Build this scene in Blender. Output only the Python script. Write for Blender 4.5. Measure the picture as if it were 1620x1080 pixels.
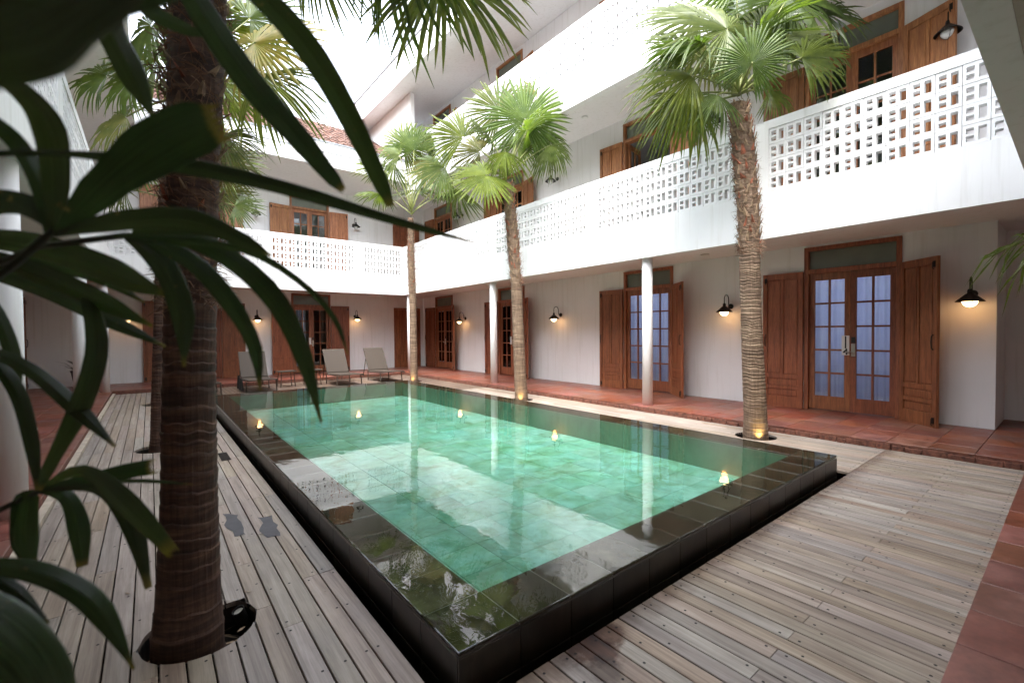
import bpy, bmesh, math, random
from mathutils import Vector, Matrix, noise
random.seed(7)
rnd = random.random
def ru(a, b): return a + (b - a) * random.random()
for o in list(bpy.data.objects): bpy.data.objects.remove(o, do_unlink=True)
S = bpy.context.scene
COL = S.collection

# ------------------------------------------------------------------ camera, world, sun, exposure
CAM = Vector((0, 0, 1.55)); FPX = 719.0
yaw, pit, rol = -0.6728, -0.02077, -0.00836
Fw = Vector((-math.sin(yaw) * math.cos(pit), math.cos(yaw) * math.cos(pit), math.sin(pit)))
Rr = Vector((math.cos(yaw), math.sin(yaw), 0)); Uu = Rr.cross(Fw)
R_ = Rr * math.cos(rol) + Uu * math.sin(rol); U_ = -Rr * math.sin(rol) + Uu * math.cos(rol)
cd = bpy.data.cameras.new('camera'); cam = bpy.data.objects.new('camera', cd); COL.objects.link(cam)
cd.sensor_width = 36; cd.lens = FPX / 1620 * 36; cd.clip_start = 0.03; cd.clip_end = 500
m = Matrix((R_, U_, -Fw)).transposed().to_4x4(); m.translation = CAM; cam.matrix_world = m
cd.dof.use_dof = True; cd.dof.focus_distance = 7.0; cd.dof.aperture_fstop = 3.2
S.camera = cam

SUN_EL, SUN_ROT = 62, 235
W = bpy.data.worlds.new('World'); S.world = W; W.use_nodes = True
wn = W.node_tree.nodes; wl = W.node_tree.links; wn.clear()
wo = wn.new('ShaderNodeOutputWorld'); bg = wn.new('ShaderNodeBackground'); sky = wn.new('ShaderNodeTexSky')
sky.sky_type = 'NISHITA'; sky.sun_disc = False; sky.sun_elevation = math.radians(SUN_EL); sky.sun_rotation = math.radians(SUN_ROT)
sky.air_density = 1.0; sky.dust_density = 3.0; sky.ozone_density = 1.0
hs = wn.new('ShaderNodeHueSaturation'); hs.inputs['Saturation'].default_value = 0.36
wl.new(sky.outputs[0], hs.inputs['Color']); wl.new(hs.outputs[0], bg.inputs[0]); wl.new(bg.outputs[0], wo.inputs[0])
bg.inputs[1].default_value = 0.15
sd = bpy.data.lights.new('sun', 'SUN'); sun = bpy.data.objects.new('sun', sd); COL.objects.link(sun)
sd.energy = 0.5; sd.angle = math.radians(25); sd.color = (1, 0.97, 0.93)
sdir = Vector((math.sin(math.radians(SUN_ROT)) * math.cos(math.radians(SUN_EL)), math.cos(math.radians(SUN_ROT)) * math.cos(math.radians(SUN_EL)), math.sin(math.radians(SUN_EL))))
sun.rotation_euler = sdir.to_track_quat('Z', 'Y').to_euler()
S.view_settings.view_transform = 'Standard'; S.view_settings.look = 'None'
S.view_settings.gamma = 1; S.view_settings.exposure = 3.18; S.view_settings.use_curve_mapping = False
S.render.engine = 'CYCLES'
S.cycles.max_bounces = 12; S.cycles.diffuse_bounces = 9; S.cycles.transparent_max_bounces = 24; S.cycles.caustics_reflective = False
S.cycles.caustics_refractive = False; S.cycles.sample_clamp_indirect = 6

# ------------------------------------------------------------------ helpers
def at(px, py, depth):
    """a point seen from the photographer's place, 'depth' metres along the view axis"""
    return CAM + (R_ * ((px - 810) / FPX) - U_ * ((py - 540) / FPX) + Fw) * depth

class MB:
    def __init__(s): s.v = []; s.f = []; s.mi = []; s.cur = 0
    def add(s, vs, fs):
        b = len(s.v); s.v += [tuple(v) for v in vs]; s.f += [tuple(b + i for i in f) for f in fs]; s.mi += [s.cur] * len(fs); return s
    def box(s, x0, x1, y0, y1, z0, z1, M=None):
        if x0 > x1: x0, x1 = x1, x0
        if y0 > y1: y0, y1 = y1, y0
        vs = [Vector(p) for p in ((x0,y0,z0),(x1,y0,z0),(x1,y1,z0),(x0,y1,z0),(x0,y0,z1),(x1,y0,z1),(x1,y1,z1),(x0,y1,z1))]
        if M: vs = [M @ v for v in vs]
        return s.add(vs, [(0,3,2,1),(4,5,6,7),(0,1,5,4),(1,2,6,5),(2,3,7,6),(3,0,4,7)])
    def lathe(s, prof, n=16, c=(0,0,0), ax=None, cap=True):
        c = Vector(c); Q = Vector((0,0,1)).rotation_difference(Vector(ax).normalized()) if ax else None
        vs = []
        for r, z in prof:
            for k in range(n):
                a = 2 * math.pi * k / n; p = Vector((r * math.cos(a), r * math.sin(a), z))
                vs.append(c + (Q @ p if Q else p))
        fs = [(i*n+k, i*n+(k+1)%n, (i+1)*n+(k+1)%n, (i+1)*n+k) for i in range(len(prof)-1) for k in range(n)]
        if cap:
            fs.append(tuple(range(n-1, -1, -1))); fs.append(tuple((len(prof)-1)*n + k for k in range(n)))
        return s.add(vs, fs)
    def tube(s, pts, rad, n=8, cap=True):
        pts = [Vector(p) for p in pts]; N = len(pts)
        rs = rad if isinstance(rad, (list, tuple)) else [rad] * N
        t0 = (pts[1] - pts[0]).normalized(); u = t0.orthogonal().normalized(); vs = []
        for i in range(N):
            t = (pts[min(i+1, N-1)] - pts[max(i-1, 0)]).normalized()
            u = (u - t * u.dot(t)).normalized(); w = t.cross(u)
            for k in range(n):
                a = 2 * math.pi * k / n; vs.append(pts[i] + (u * math.cos(a) + w * math.sin(a)) * rs[i])
        fs = [(i*n+k, i*n+(k+1)%n, (i+1)*n+(k+1)%n, (i+1)*n+k) for i in range(N-1) for k in range(n)]
        if cap: fs.append(tuple(range(n-1, -1, -1))); fs.append(tuple((N-1)*n + k for k in range(n)))
        return s.add(vs, fs)
    def prism(s, poly, a0, a1, axis):
        """poly = list of 2-D points in the plane across 'axis'; extruded a0..a1"""
        n = len(poly)
        def mk(p, a): return (a, p[0], p[1]) if axis == 'x' else (p[0], a, p[1])
        vs = [mk(p, a0) for p in poly] + [mk(p, a1) for p in poly]
        fs = [(i, (i+1)%n, n+(i+1)%n, n+i) for i in range(n)] + [tuple(range(n-1,-1,-1)), tuple(range(n, 2*n))]
        return s.add(vs, fs)
    def mesh(s, name, mats, bevel=0, smooth=False, fix=True):
        me = bpy.data.meshes.new(name); me.from_pydata(s.v, [], s.f)
        for mt in (mats if isinstance(mats, (list, tuple)) else [mats]): me.materials.append(mt)
        me.polygons.foreach_set('material_index', s.mi)
        if fix or bevel:
            bm = bmesh.new(); bm.from_mesh(me)
            if fix: bmesh.ops.recalc_face_normals(bm, faces=bm.faces)
            if bevel: bmesh.ops.bevel(bm, geom=list(bm.edges), offset=bevel, segments=1, affect='EDGES', clamp_overlap=True)
            bm.to_mesh(me); bm.free()
        if smooth: me.polygons.foreach_set('use_smooth', [True] * len(me.polygons))
        me.update(); return me
    def build(s, name, mats, parent=None, bevel=0, smooth=False, fix=True, loc=None, rotz=0):
        return link(name, s.mesh(name, mats, bevel, smooth, fix), parent, loc, rotz)
def link(name, me, parent=None, loc=None, rotz=0):
    o = bpy.data.objects.new(name, me); COL.objects.link(o)
    if parent: o.parent = parent
    if loc is not None: o.location = loc
    if rotz: o.rotation_euler = (0, 0, rotz)
    return o
def thing(name, label, cat, loc=(0,0,0), rotz=0, group=None):
    o = link(name, None, None, loc, rotz); o.empty_display_size = 0.1
    o['label'] = label; o['category'] = cat
    if group: o['group'] = group
    return o
def tag(o, label, cat, group=None):
    o['label'] = label; o['category'] = cat
    if group: o['group'] = group
    return o

# ------------------------------------------------------------------ materials
def newmat(name):
    mt = bpy.data.materials.new(name); mt.use_nodes = True
    nt = mt.node_tree; return mt, nt.nodes, nt.links, nt.nodes['Principled BSDF']
def coords(n, l, scale=(1,1,1), kind='Object', rand=False):
    tc = n.new('ShaderNodeTexCoord'); mp = n.new('ShaderNodeMapping'); mp.inputs['Scale'].default_value = scale
    l.new(tc.outputs[kind], mp.inputs[0])
    if rand:
        oi = n.new('ShaderNodeObjectInfo'); vm = n.new('ShaderNodeVectorMath'); vm.operation = 'SCALE'
        vm.inputs[0].default_value = (37, 23, 11); l.new(oi.outputs['Random'], vm.inputs['Scale'])
        l.new(vm.outputs[0], mp.inputs['Location'])
    return mp.outputs[0]
def ramp(n, l, src, stops):
    r = n.new('ShaderNodeValToRGB'); e = r.color_ramp.elements
    while len(e) > len(stops): e.remove(e[-1])
    while len(e) < len(stops): e.new(0.5)
    for i, (p, c) in enumerate(stops): e[i].position = p; e[i].color = (*c, 1) if len(c) == 3 else c
    l.new(src, r.inputs[0]); return r.outputs[0]
def noisetex(n, l, vec, scale, detail=4, rough=0.55, dist=0):
    t = n.new('ShaderNodeTexNoise'); t.inputs['Scale'].default_value = scale; t.inputs['Detail'].default_value = detail
    t.inputs['Roughness'].default_value = rough; t.inputs['Distortion'].default_value = dist; l.new(vec, t.inputs['Vector']); return t.outputs['Fac']
def mix(n, l, a, b, fac, mode='MIX'):
    x = n.new('ShaderNodeMix'); x.data_type = 'RGBA'; x.blend_type = mode
    for sock, val in ((x.inputs[6], a), (x.inputs[7], b)):
        if isinstance(val, tuple): sock.default_value = (*val, 1)
        else: l.new(val, sock)
    if isinstance(fac, (int, float)): x.inputs[0].default_value = fac
    else: l.new(fac, x.inputs[0])
    return x.outputs[2]
def bump(n, l, h, strength, dist, bsdf):
    b = n.new('ShaderNodeBump'); b.inputs['Strength'].default_value = strength; b.inputs['Distance'].default_value = dist
    l.new(h, b.inputs['Height']); l.new(b.outputs[0], bsdf.inputs['Normal']); return b.outputs[0]
def objrand(n): return n.new('ShaderNodeObjectInfo').outputs['Random']
def huevar(n, l, col, val=(0.8, 1.2), hue=(0.5, 0.5), sat=(1, 1), src=None):
    h = n.new('ShaderNodeHueSaturation'); l.new(col, h.inputs['Color']) if not isinstance(col, tuple) else None
    if isinstance(col, tuple): h.inputs['Color'].default_value = (*col, 1)
    src = src or objrand(n)
    mr = n.new('ShaderNodeMapRange'); l.new(src, mr.inputs[0]); mr.inputs[3].default_value, mr.inputs[4].default_value = val; l.new(mr.outputs[0], h.inputs['Value'])
    if hue[0] != hue[1]:
        fr = n.new('ShaderNodeMath'); fr.operation = 'MULTIPLY'; fr.inputs[1].default_value = 7.31; l.new(src, fr.inputs[0])
        f2 = n.new('ShaderNodeMath'); f2.operation = 'FRACT'; l.new(fr.outputs[0], f2.inputs[0])
        m2 = n.new('ShaderNodeMapRange'); l.new(f2.outputs[0], m2.inputs[0]); m2.inputs[3].default_value, m2.inputs[4].default_value = hue; l.new(m2.outputs[0], h.inputs['Hue'])
    if sat[0] != sat[1]:
        fr = n.new('ShaderNodeMath'); fr.operation = 'MULTIPLY'; fr.inputs[1].default_value = 13.7; l.new(src, fr.inputs[0])
        f2 = n.new('ShaderNodeMath'); f2.operation = 'FRACT'; l.new(fr.outputs[0], f2.inputs[0])
        m2 = n.new('ShaderNodeMapRange'); l.new(f2.outputs[0], m2.inputs[0]); m2.inputs[3].default_value, m2.inputs[4].default_value = sat; l.new(m2.outputs[0], h.inputs['Saturation'])
    return h.outputs[0]

def mat_plaster(name, c, dirt=0.06):
    mt, n, l, b = newmat(name); v = coords(n, l)
    a = noisetex(n, l, v, 1.3, 6); f = noisetex(n, l, v, 45, 4)
    col = ramp(n, l, a, [(0.3, tuple(x * (1 - dirt) for x in c)), (0.7, c)])
    v2 = coords(n, l, (7, 7, 0.35)); st = noisetex(n, l, v2, 1.6, 5, .6)
    sm = ramp(n, l, st, [(0.52, (1, 1, 1)), (0.82, (0.84, 0.83, 0.80))])
    l.new(mix(n, l, col, sm, 1.0, 'MULTIPLY'), b.inputs['Base Color']); b.inputs['Roughness'].default_value = 0.75
    ad = n.new('ShaderNodeMath'); ad.operation = 'ADD'; l.new(a, ad.inputs[0])
    ms = n.new('ShaderNodeMath'); ms.operation = 'MULTIPLY'; ms.inputs[1].default_value = 0.12; l.new(f, ms.inputs[0]); l.new(ms.outputs[0], ad.inputs[1])
    bump(n, l, ad.outputs[0], 0.5, 0.012, b); return mt
def mat_wood(name, dark, light, axis='z', rough=0.42, var=(0.8, 1.2), hue=(.495, .505), grain=1.0):
    mt, n, l, b = newmat(name)
    sc = {'z': (22, 22, 1.6), 'x': (1.6, 22, 22), 'y': (22, 1.6, 22)}[axis]
    v = coords(n, l, sc, rand=True); a = noisetex(n, l, v, 1.0, 6, 0.62, 0.6)
    v2 = coords(n, l, tuple(x * 5 for x in sc), rand=True); f = noisetex(n, l, v2, 1.0, 3)
    col = ramp(n, l, a, [(0.28, dark), (0.5, tuple((d + li) / 2 for d, li in zip(dark, light))), (0.72, light)])
    col = mix(n, l, col, ramp(n, l, f, [(0.35, (0.60, 0.56, 0.52)), (0.6, (1.12, 1.1, 1.08))]), 0.75 * grain, 'MULTIPLY')
    l.new(huevar(n, l, col, var, hue), b.inputs['Base Color'])
    l.new(ramp(n, l, a, [(0.3, (rough + .12,) * 3), (0.7, (rough - .06,) * 3)]), b.inputs['Roughness'])
    bump(n, l, f, 0.25, 0.002, b); return mt
def mat_simple(name, c, rough=0.5, metal=0, em=None, es=0, var=None, nz=0.0, nscale=30):
    mt, n, l, b = newmat(name)
    b.inputs['Roughness'].default_value = rough; b.inputs['Metallic'].default_value = metal
    col = c
    if nz:
        a = noisetex(n, l, coords(n, l), nscale, 4); col = ramp(n, l, a, [(0.3, tuple(x * (1 - nz) for x in c)), (0.7, tuple(min(1, x * (1 + nz)) for x in c))])
        bump(n, l, a, 0.3, 0.003, b)
    if var: col = huevar(n, l, col, var)
    if isinstance(col, tuple): b.inputs['Base Color'].default_value = (*col, 1)
    else: l.new(col, b.inputs['Base Color'])
    if em: b.inputs['Emission Color'].default_value = (*em, 1); b.inputs['Emission Strength'].default_value = es
    return mt
def mat_glass(name, tint=(0.95, 0.97, 0.96), ior=1.5, rough=0.0, bmp=None):
    mt, n, l, b = newmat(name); n.remove(b); out = n['Material Output']
    tr = n.new('ShaderNodeBsdfTransparent'); tr.inputs[0].default_value = (*tint, 1)
    gl = n.new('ShaderNodeBsdfGlossy'); gl.inputs['Roughness'].default_value = rough
    fr = n.new('ShaderNodeFresnel'); fr.inputs[0].default_value = ior; mx = n.new('ShaderNodeMixShader')
    l.new(fr.outputs[0], mx.inputs[0]); l.new(tr.outputs[0], mx.inputs[1]); l.new(gl.outputs[0], mx.inputs[2]); l.new(mx.outputs[0], out.inputs[0])
    if bmp:
        v = coords(n, l, (1, 1, 1)); a = noisetex(n, l, v, bmp[0], 2, 0.5); c = noisetex(n, l, coords(n, l, (1.0, 0.6, 1)), bmp[1], 2, 0.5, 0.3)
        ad = n.new('ShaderNodeMath'); ad.operation = 'ADD'; l.new(a, ad.inputs[0])
        ms = n.new('ShaderNodeMath'); ms.operation = 'MULTIPLY'; ms.inputs[1].default_value = 0.45; l.new(c, ms.inputs[0]); l.new(ms.outputs[0], ad.inputs[1])
        bp = n.new('ShaderNodeBump'); bp.inputs['Strength'].default_value = bmp[2]; bp.inputs['Distance'].default_value = bmp[3]
        l.new(ad.outputs[0], bp.inputs['Height']); l.new(bp.outputs[0], gl.inputs['Normal']); l.new(bp.outputs[0], fr.inputs['Normal'])
    return mt
def mat_leaf(name, c1, c2, tr=0.35, rough=0.38, ns=6, tipcol=None):
    mt, n, l, b = newmat(name); out = n['Material Output']
    v = coords(n, l, rand=True); a = noisetex(n, l, v, ns, 4)
    col = ramp(n, l, a, [(0.3, c1), (0.7, c2)]); col = huevar(n, l, col, (0.75, 1.3), (0.47, 0.515), (0.85, 1.1))
    l.new(col, b.inputs['Base Color']); b.inputs['Roughness'].default_value = rough
    t = n.new('ShaderNodeBsdfTranslucent'); g = mix(n, l, col, (1.5, 1.7, 0.7), 1.0, 'MULTIPLY'); l.new(g, t.inputs[0])
    mx = n.new('ShaderNodeMixShader'); mx.inputs[0].default_value = tr
    l.new(b.outputs[0], mx.inputs[1]); l.new(t.outputs[0], mx.inputs[2]); l.new(mx.outputs[0], out.inputs[0])
    return mt

M = {}
M['plaster'] = mat_plaster('white plaster', (0.83, 0.83, 0.83))
M['soffit'] = mat_plaster('soffit paint', (0.80, 0.785, 0.77), 0.04)
M['block'] = mat_simple('breeze block paint', (0.80, 0.80, 0.80), 0.7, nz=0.04, nscale=25, var=(0.96, 1.02))
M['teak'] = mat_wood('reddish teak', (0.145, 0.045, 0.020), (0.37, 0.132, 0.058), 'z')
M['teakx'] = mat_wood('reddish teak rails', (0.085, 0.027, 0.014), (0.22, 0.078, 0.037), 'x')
M['teak_up'] = mat_wood('brighter lit teak', (0.22, 0.075, 0.028), (0.50, 0.215, 0.085), 'z')  # same teak, with the stronger upper floor light put into the colour
M['iron'] = mat_simple('black iron', (0.012, 0.010, 0.009), 0.45, 0.3)
M['steel'] = mat_simple('brushed steel', (0.55, 0.53, 0.48), 0.3, 0.9)
M['glass'] = mat_glass('pane glass', (0.93, 0.95, 0.95), 1.5)
M['frost'] = mat_simple('frosted transom glass', (0.15, 0.175, 0.14), 0.25, nz=0.1, nscale=3)
M['taupe'] = mat_plaster('taupe soffit shade', (0.50, 0.45, 0.40), 0.05)  # darker copy of the soffit colour, with the near balcony's shade put in
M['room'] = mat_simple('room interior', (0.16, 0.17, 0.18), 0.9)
M['soil'] = mat_simple('dark soil', (0.02, 0.015, 0.011), 0.95, nz=0.5, nscale=14)
M['mortar'] = mat_simple('old brick edge', (0.125, 0.048, 0.030), 0.9, nz=0.55, nscale=22)

# curtain: soft lavender folds
mt, n, l, b = newmat('lavender curtain'); M['curtain'] = mt
l.new(ramp(n, l, noisetex(n, l, coords(n, l, (1, 1, 1)), 3.2, 2), [(0.35, (0.60, 0.64, 0.92)), (0.65, (0.80, 0.83, 0.98))]), b.inputs['Base Color'])
b.inputs['Roughness'].default_value = 0.85
t_ = n.new('ShaderNodeBsdfTranslucent'); t_.inputs[0].default_value = (.62, .67, .98, 1); mx_ = n.new('ShaderNodeMixShader'); mx_.inputs[0].default_value = .45
l.new(b.outputs[0], mx_.inputs[1]); l.new(t_.outputs[0], mx_.inputs[2]); l.new(mx_.outputs[0], n['Material Output'].inputs[0])

# weathered deck boards
mt, n, l, b = newmat('weathered deck wood'); M['deck'] = mt
v = coords(n, l, (30, 1.2, 30), rand=True); a = noisetex(n, l, v, 1, 6, .65, .4)
v3 = coords(n, l, (1, 1, 1), 'Object', True); blot = noisetex(n, l, v3, 2.2, 5, .6)
fine = noisetex(n, l, coords(n, l, (160, 5, 160), rand=True), 1, 3)
col = ramp(n, l, a, [(0.25, (0.16, 0.118, 0.086)), (0.5, (0.305, 0.25, 0.195)), (0.78, (0.44, 0.375, 0.305))])
col = mix(n, l, col, ramp(n, l, blot, [(0.3, (0.70, 0.66, 0.66)), (0.62, (1.06, 1.04, 1.02))]), 0.8, 'MULTIPLY')
col = mix(n, l, col, ramp(n, l, fine, [(0.3, (0.72, 0.70, 0.68)), (0.55, (1, 1, 1))]), 0.55, 'MULTIPLY')
col = huevar(n, l, col, (0.80, 1.10), (0.487, 0.512), (0.6, 1.15))
ge = n.new('ShaderNodeNewGeometry'); nzp = noisetex(n, l, ge.outputs['Position'], 9, 5, .6); sx_ = n.new('ShaderNodeSeparateXYZ'); l.new(ge.outputs['Position'], sx_.inputs[0])
def math_(op, a_, b_):
    q = n.new('ShaderNodeMath'); q.operation = op
    for i_, v_ in enumerate((a_, b_)):
        if isinstance(v_, (int, float)): q.inputs[i_].default_value = v_
        else: l.new(v_, q.inputs[i_])
    return q.outputs[0]
for (cx_, cy_, rr_, cc_) in ((1.66, 1.47, .15, (0.30, 0.15, 0.09)), (1.60, 1.36, .10, (0.45, 0.40, 0.38)), (1.80, 1.50, .10, (0.42, 0.27, 0.2))):
    ds = n.new('ShaderNodeVectorMath'); ds.operation = 'DISTANCE'; l.new(ge.outputs['Position'], ds.inputs[0]); ds.inputs[1].default_value = (cx_, cy_, 0)
    k_ = math_('ADD', ds.outputs['Value'], math_('MULTIPLY', nzp, rr_ * 1.6)); col = mix(n, l, col, ramp(n, l, math_('MULTIPLY', k_, .5 / rr_), [(0.72, cc_), (0.9, (1, 1, 1))]), 1.0, 'MULTIPLY')
# damp ends of the boards along the near side of the pool
ed = math_('ADD', math_('SUBTRACT', 1.55, sx_.outputs[1]), math_('MULTIPLY', nzp, .30)); ed = math_('ADD', ed, math_('MULTIPLY', math_('LESS_THAN', sx_.outputs[0], .93), 9)); ed = math_('ADD', ed, math_('MULTIPLY', math_('GREATER_THAN', sx_.outputs[1], 1.56), 9))
col = mix(n, l, col, ramp(n, l, ed, [(0.14, (0.50, 0.42, 0.38)), (0.30, (1, 1, 1))]), 1.0, 'MULTIPLY')
l.new(col, b.inputs['Base Color'])
l.new(ramp(n, l, blot, [(0.3, (0.45,) * 3), (0.7, (0.68,) * 3)]), b.inputs['Roughness']); bump(n, l, a, 0.35, 0.003, b)
M['screw'] = mat_simple('screw hole', (0.012, 0.010, 0.009), 0.8)
M['wet'] = mat_simple('wet wood patch', (0.050, 0.047, 0.052), 0.6, nz=0.25, nscale=9)
M['rust'] = mat_simple('rust brown wet patch', (0.075, 0.035, 0.018), 0.25, nz=0.5, nscale=18)

# terracotta tile
mt, n, l, b = newmat('terracotta'); M['terra'] = mt
v = coords(n, l, rand=True); a = noisetex(n, l, v, 5, 6, .6); s2 = noisetex(n, l, v, 26, 5)
col = ramp(n, l, a, [(0.28, (0.115, 0.034, 0.021)), (0.55, (0.195, 0.058, 0.034)), (0.8, (0.29, 0.110, 0.068))])
col = mix(n, l, col, ramp(n, l, s2, [(0.35, (0.8, 0.75, 0.72)), (0.6, (1.08, 1.05, 1.02))]), 0.7, 'MULTIPLY')
l.new(huevar(n, l, col, (0.78, 1.2), (0.492, 0.51), (.8, 1.05)), b.inputs['Base Color'])
l.new(ramp(n, l, a, [(0.3, (0.28,) * 3), (0.7, (0.5,) * 3)]), b.inputs['Roughness']); bump(n, l, s2, 0.3, 0.002, b)

# wet andesite rim and side
mt, n, l, b = newmat('wet dark stone'); M['rim'] = mt
v = coords(n, l, rand=True); a = noisetex(n, l, v, 4, 7, .65); s2 = noisetex(n, l, v, 60, 3)
col = ramp(n, l, a, [(0.3, (0.024, 0.019, 0.011)), (0.6, (0.060, 0.048, 0.027)), (0.85, (0.13, 0.105, 0.065))])
l.new(huevar(n, l, col, (0.6, 1.4)), b.inputs['Base Color']); b.inputs['Roughness'].default_value = 0.22; bump(n, l, s2, 0.25, 0.002, b)
mt, n, l, b = newmat('wet black wall stone'); M['side'] = mt
v = coords(n, l, (3, 3, 1.0), rand=True); a = noisetex(n, l, v, 2.2, 7, .65)
col = ramp(n, l, a, [(0.35, (0.007, 0.006, 0.004)), (0.62, (0.026, 0.020, 0.013)), (0.82, (0.10, 0.085, 0.062))])
l.new(huevar(n, l, col, (0.6, 1.4)), b.inputs['Base Color']); b.inputs['Roughness'].default_value = 0.3; bump(n, l, a, 0.3, 0.004, b)
# green sukabumi stone
mt, n, l, b = newmat('green pool stone'); M['pooltile'] = mt
v = coords(n, l, rand=True); a = noisetex(n, l, v, 5.5, 6, .62, .5)
col = ramp(n, l, a, [(0.25, (0.075, 0.200, 0.135)), (0.5, (0.14, 0.345, 0.265)), (0.75, (0.22, 0.46, 0.375))])
g2 = n.new('ShaderNodeNewGeometry'); w2 = noisetex(n, l, g2.outputs['Position'], 2.6, 6, .68, .8)
col = mix(n, l, col, ramp(n, l, w2, [(0.32, (0.48, 0.55, 0.32)), (0.45, (0.88, 0.92, 0.80)), (0.6, (1.12, 1.12, 1.16))]), 1.0, 'MULTIPLY')
l.new(huevar(n, l, col, (0.90, 1.08), (0.49, 0.51), (.9, 1.08)), b.inputs['Base Color']); b.inputs['Roughness'].default_value = 0.6
mt, n, l, b = newmat('green pool stone sheet'); M['poolsheet'] = mt
a = noisetex(n, l, coords(n, l), 2.4, 7, .62, .5)
l.new(ramp(n, l, a, [(0.25, (0.045, 0.105, 0.06)), (0.5, (0.085, 0.19, 0.12)), (0.75, (0.13, 0.27, 0.18))]), b.inputs['Base Color'])
M['water'] = mat_glass('water', (0.90, 0.975, 0.96), 1.70, 0.003, (2.2, 12.0, 0.5, 0.0027))

M['frond'] = mat_leaf('palm frond', (0.058, 0.092, 0.017), (0.125, 0.165, 0.034), 0.36, 0.38)
M['frond_b'] = mat_leaf('yellowing palm frond', (0.10, 0.12, 0.025), (0.21, 0.185, 0.05), 0.38, 0.42)
M['petiole'] = mat_simple('petiole', (0.17, 0.19, 0.05), 0.45, nz=0.2, nscale=12)
M['lady'] = mat_leaf('lady palm leaf', (0.020, 0.040, 0.018), (0.046, 0.076, 0.032), 0.17, 0.27, 3)
mt = M['lady']; n, l = mt.node_tree.nodes, mt.node_tree.links; b = n['Principled BSDF']
tcu = n.new('ShaderNodeTexCoord'); mpu = n.new('ShaderNodeMapping'); mpu.inputs['Scale'].default_value = (46, 1.2, 1); l.new(tcu.outputs['UV'], mpu.inputs[0])
vn = noisetex(n, l, mpu.outputs[0], 1.0, 4, .6); su = n.new('ShaderNodeSeparateXYZ'); l.new(tcu.outputs['UV'], su.inputs[0])
old = b.inputs['Base Color'].links[0].from_socket
c1_ = mix(n, l, old, ramp(n, l, vn, [(0.35, (0.55, 0.55, 0.5)), (0.62, (1.35, 1.35, 1.25))]), 0.9, 'MULTIPLY')
sp_ = noisetex(n, l, coords(n, l), 38, 3, .7); c1_ = mix(n, l, c1_, (0.16, 0.12, 0.05), ramp(n, l, sp_, [(0.68, (0, 0, 0)), (0.74, (.7, .7, .7))]))
c1_ = mix(n, l, c1_, (0.22, 0.17, 0.05), ramp(n, l, su.outputs[1], [(0.90, (0, 0, 0)), (0.99, (.85, .85, .85))]))
l.new(c1_, b.inputs['Base Color']); bump(n, l, vn, 0.5, 0.0012, b)
for q in n:
    if q.type == 'BSDF_TRANSLUCENT': l.new(mix(n, l, c1_, (1.5, 1.7, .7), 1.0, 'MULTIPLY'), q.inputs[0])
M['cane'] = mat_simple('lady palm cane', (0.02, 0.03, 0.012), 0.5, nz=.3)
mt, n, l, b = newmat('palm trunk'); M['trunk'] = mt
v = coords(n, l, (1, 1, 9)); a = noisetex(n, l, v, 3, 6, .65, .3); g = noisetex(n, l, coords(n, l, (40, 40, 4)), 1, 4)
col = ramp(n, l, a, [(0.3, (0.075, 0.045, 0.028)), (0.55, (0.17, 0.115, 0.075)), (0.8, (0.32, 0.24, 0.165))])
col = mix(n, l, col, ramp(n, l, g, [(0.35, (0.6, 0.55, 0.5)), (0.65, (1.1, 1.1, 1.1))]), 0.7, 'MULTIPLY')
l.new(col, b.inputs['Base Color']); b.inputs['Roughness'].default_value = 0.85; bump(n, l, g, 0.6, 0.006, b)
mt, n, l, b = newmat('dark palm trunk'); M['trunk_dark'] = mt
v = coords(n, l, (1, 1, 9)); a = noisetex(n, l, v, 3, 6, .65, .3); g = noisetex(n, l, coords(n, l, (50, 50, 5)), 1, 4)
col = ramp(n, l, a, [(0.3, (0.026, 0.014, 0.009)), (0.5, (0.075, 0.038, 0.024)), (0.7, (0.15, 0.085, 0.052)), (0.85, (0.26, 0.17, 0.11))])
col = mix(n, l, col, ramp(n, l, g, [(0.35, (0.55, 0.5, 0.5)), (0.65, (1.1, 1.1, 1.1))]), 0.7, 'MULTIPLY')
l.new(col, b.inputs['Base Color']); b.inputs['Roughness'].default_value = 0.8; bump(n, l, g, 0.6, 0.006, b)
M['fibre'] = mat_simple('palm fibre', (0.17, 0.09, 0.05), 0.9, nz=0.5, nscale=30)
M['boot'] = mat_simple('old leaf base', (0.24, 0.165, 0.10), 0.85, nz=0.45, nscale=25)
M['boot_red'] = mat_simple('red brown leaf base', (0.22, 0.065, 0.03), 0.8, nz=0.5, nscale=20)
M['globe_on'] = mat_simple('lit lamp globe', (0.9, 0.8, 0.6), 0.3, em=(1.0, 0.62, 0.28), es=1.1)
M['globe_off'] = mat_simple('unlit glass globe', (0.72, 0.74, 0.74), 0.08)
M['rooftile'] = mat_simple('clay roof tile', (0.115, 0.058, 0.040), 0.8, nz=0.7, nscale=5)
M['gutter'] = mat_simple('grey gutter', (0.25, 0.26, 0.28), 0.5)
M['rattan'] = mat_simple('woven rattan', (0.042, 0.030, 0.021), 0.75, nz=0.22, nscale=60)
M['bronze'] = mat_simple('dark bronze frame', (0.05, 0.035, 0.025), 0.4, 0.4)
M['blackfab'] = mat_simple('black fabric', (0.008, 0.008, 0.008), 0.9)
M['white'] = mat_simple('white sign plate', (0.72, 0.72, 0.68), 0.4)
M['black'] = mat_simple('black print', (0.01, 0.01, 0.01), 0.5)
M['kerb'] = mat_simple('pale edging', (0.42, 0.36, 0.28), 0.8, nz=0.25, nscale=8)
M['pot'] = mat_simple('dark planter', (0.02, 0.02, 0.022), 0.5)

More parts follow.
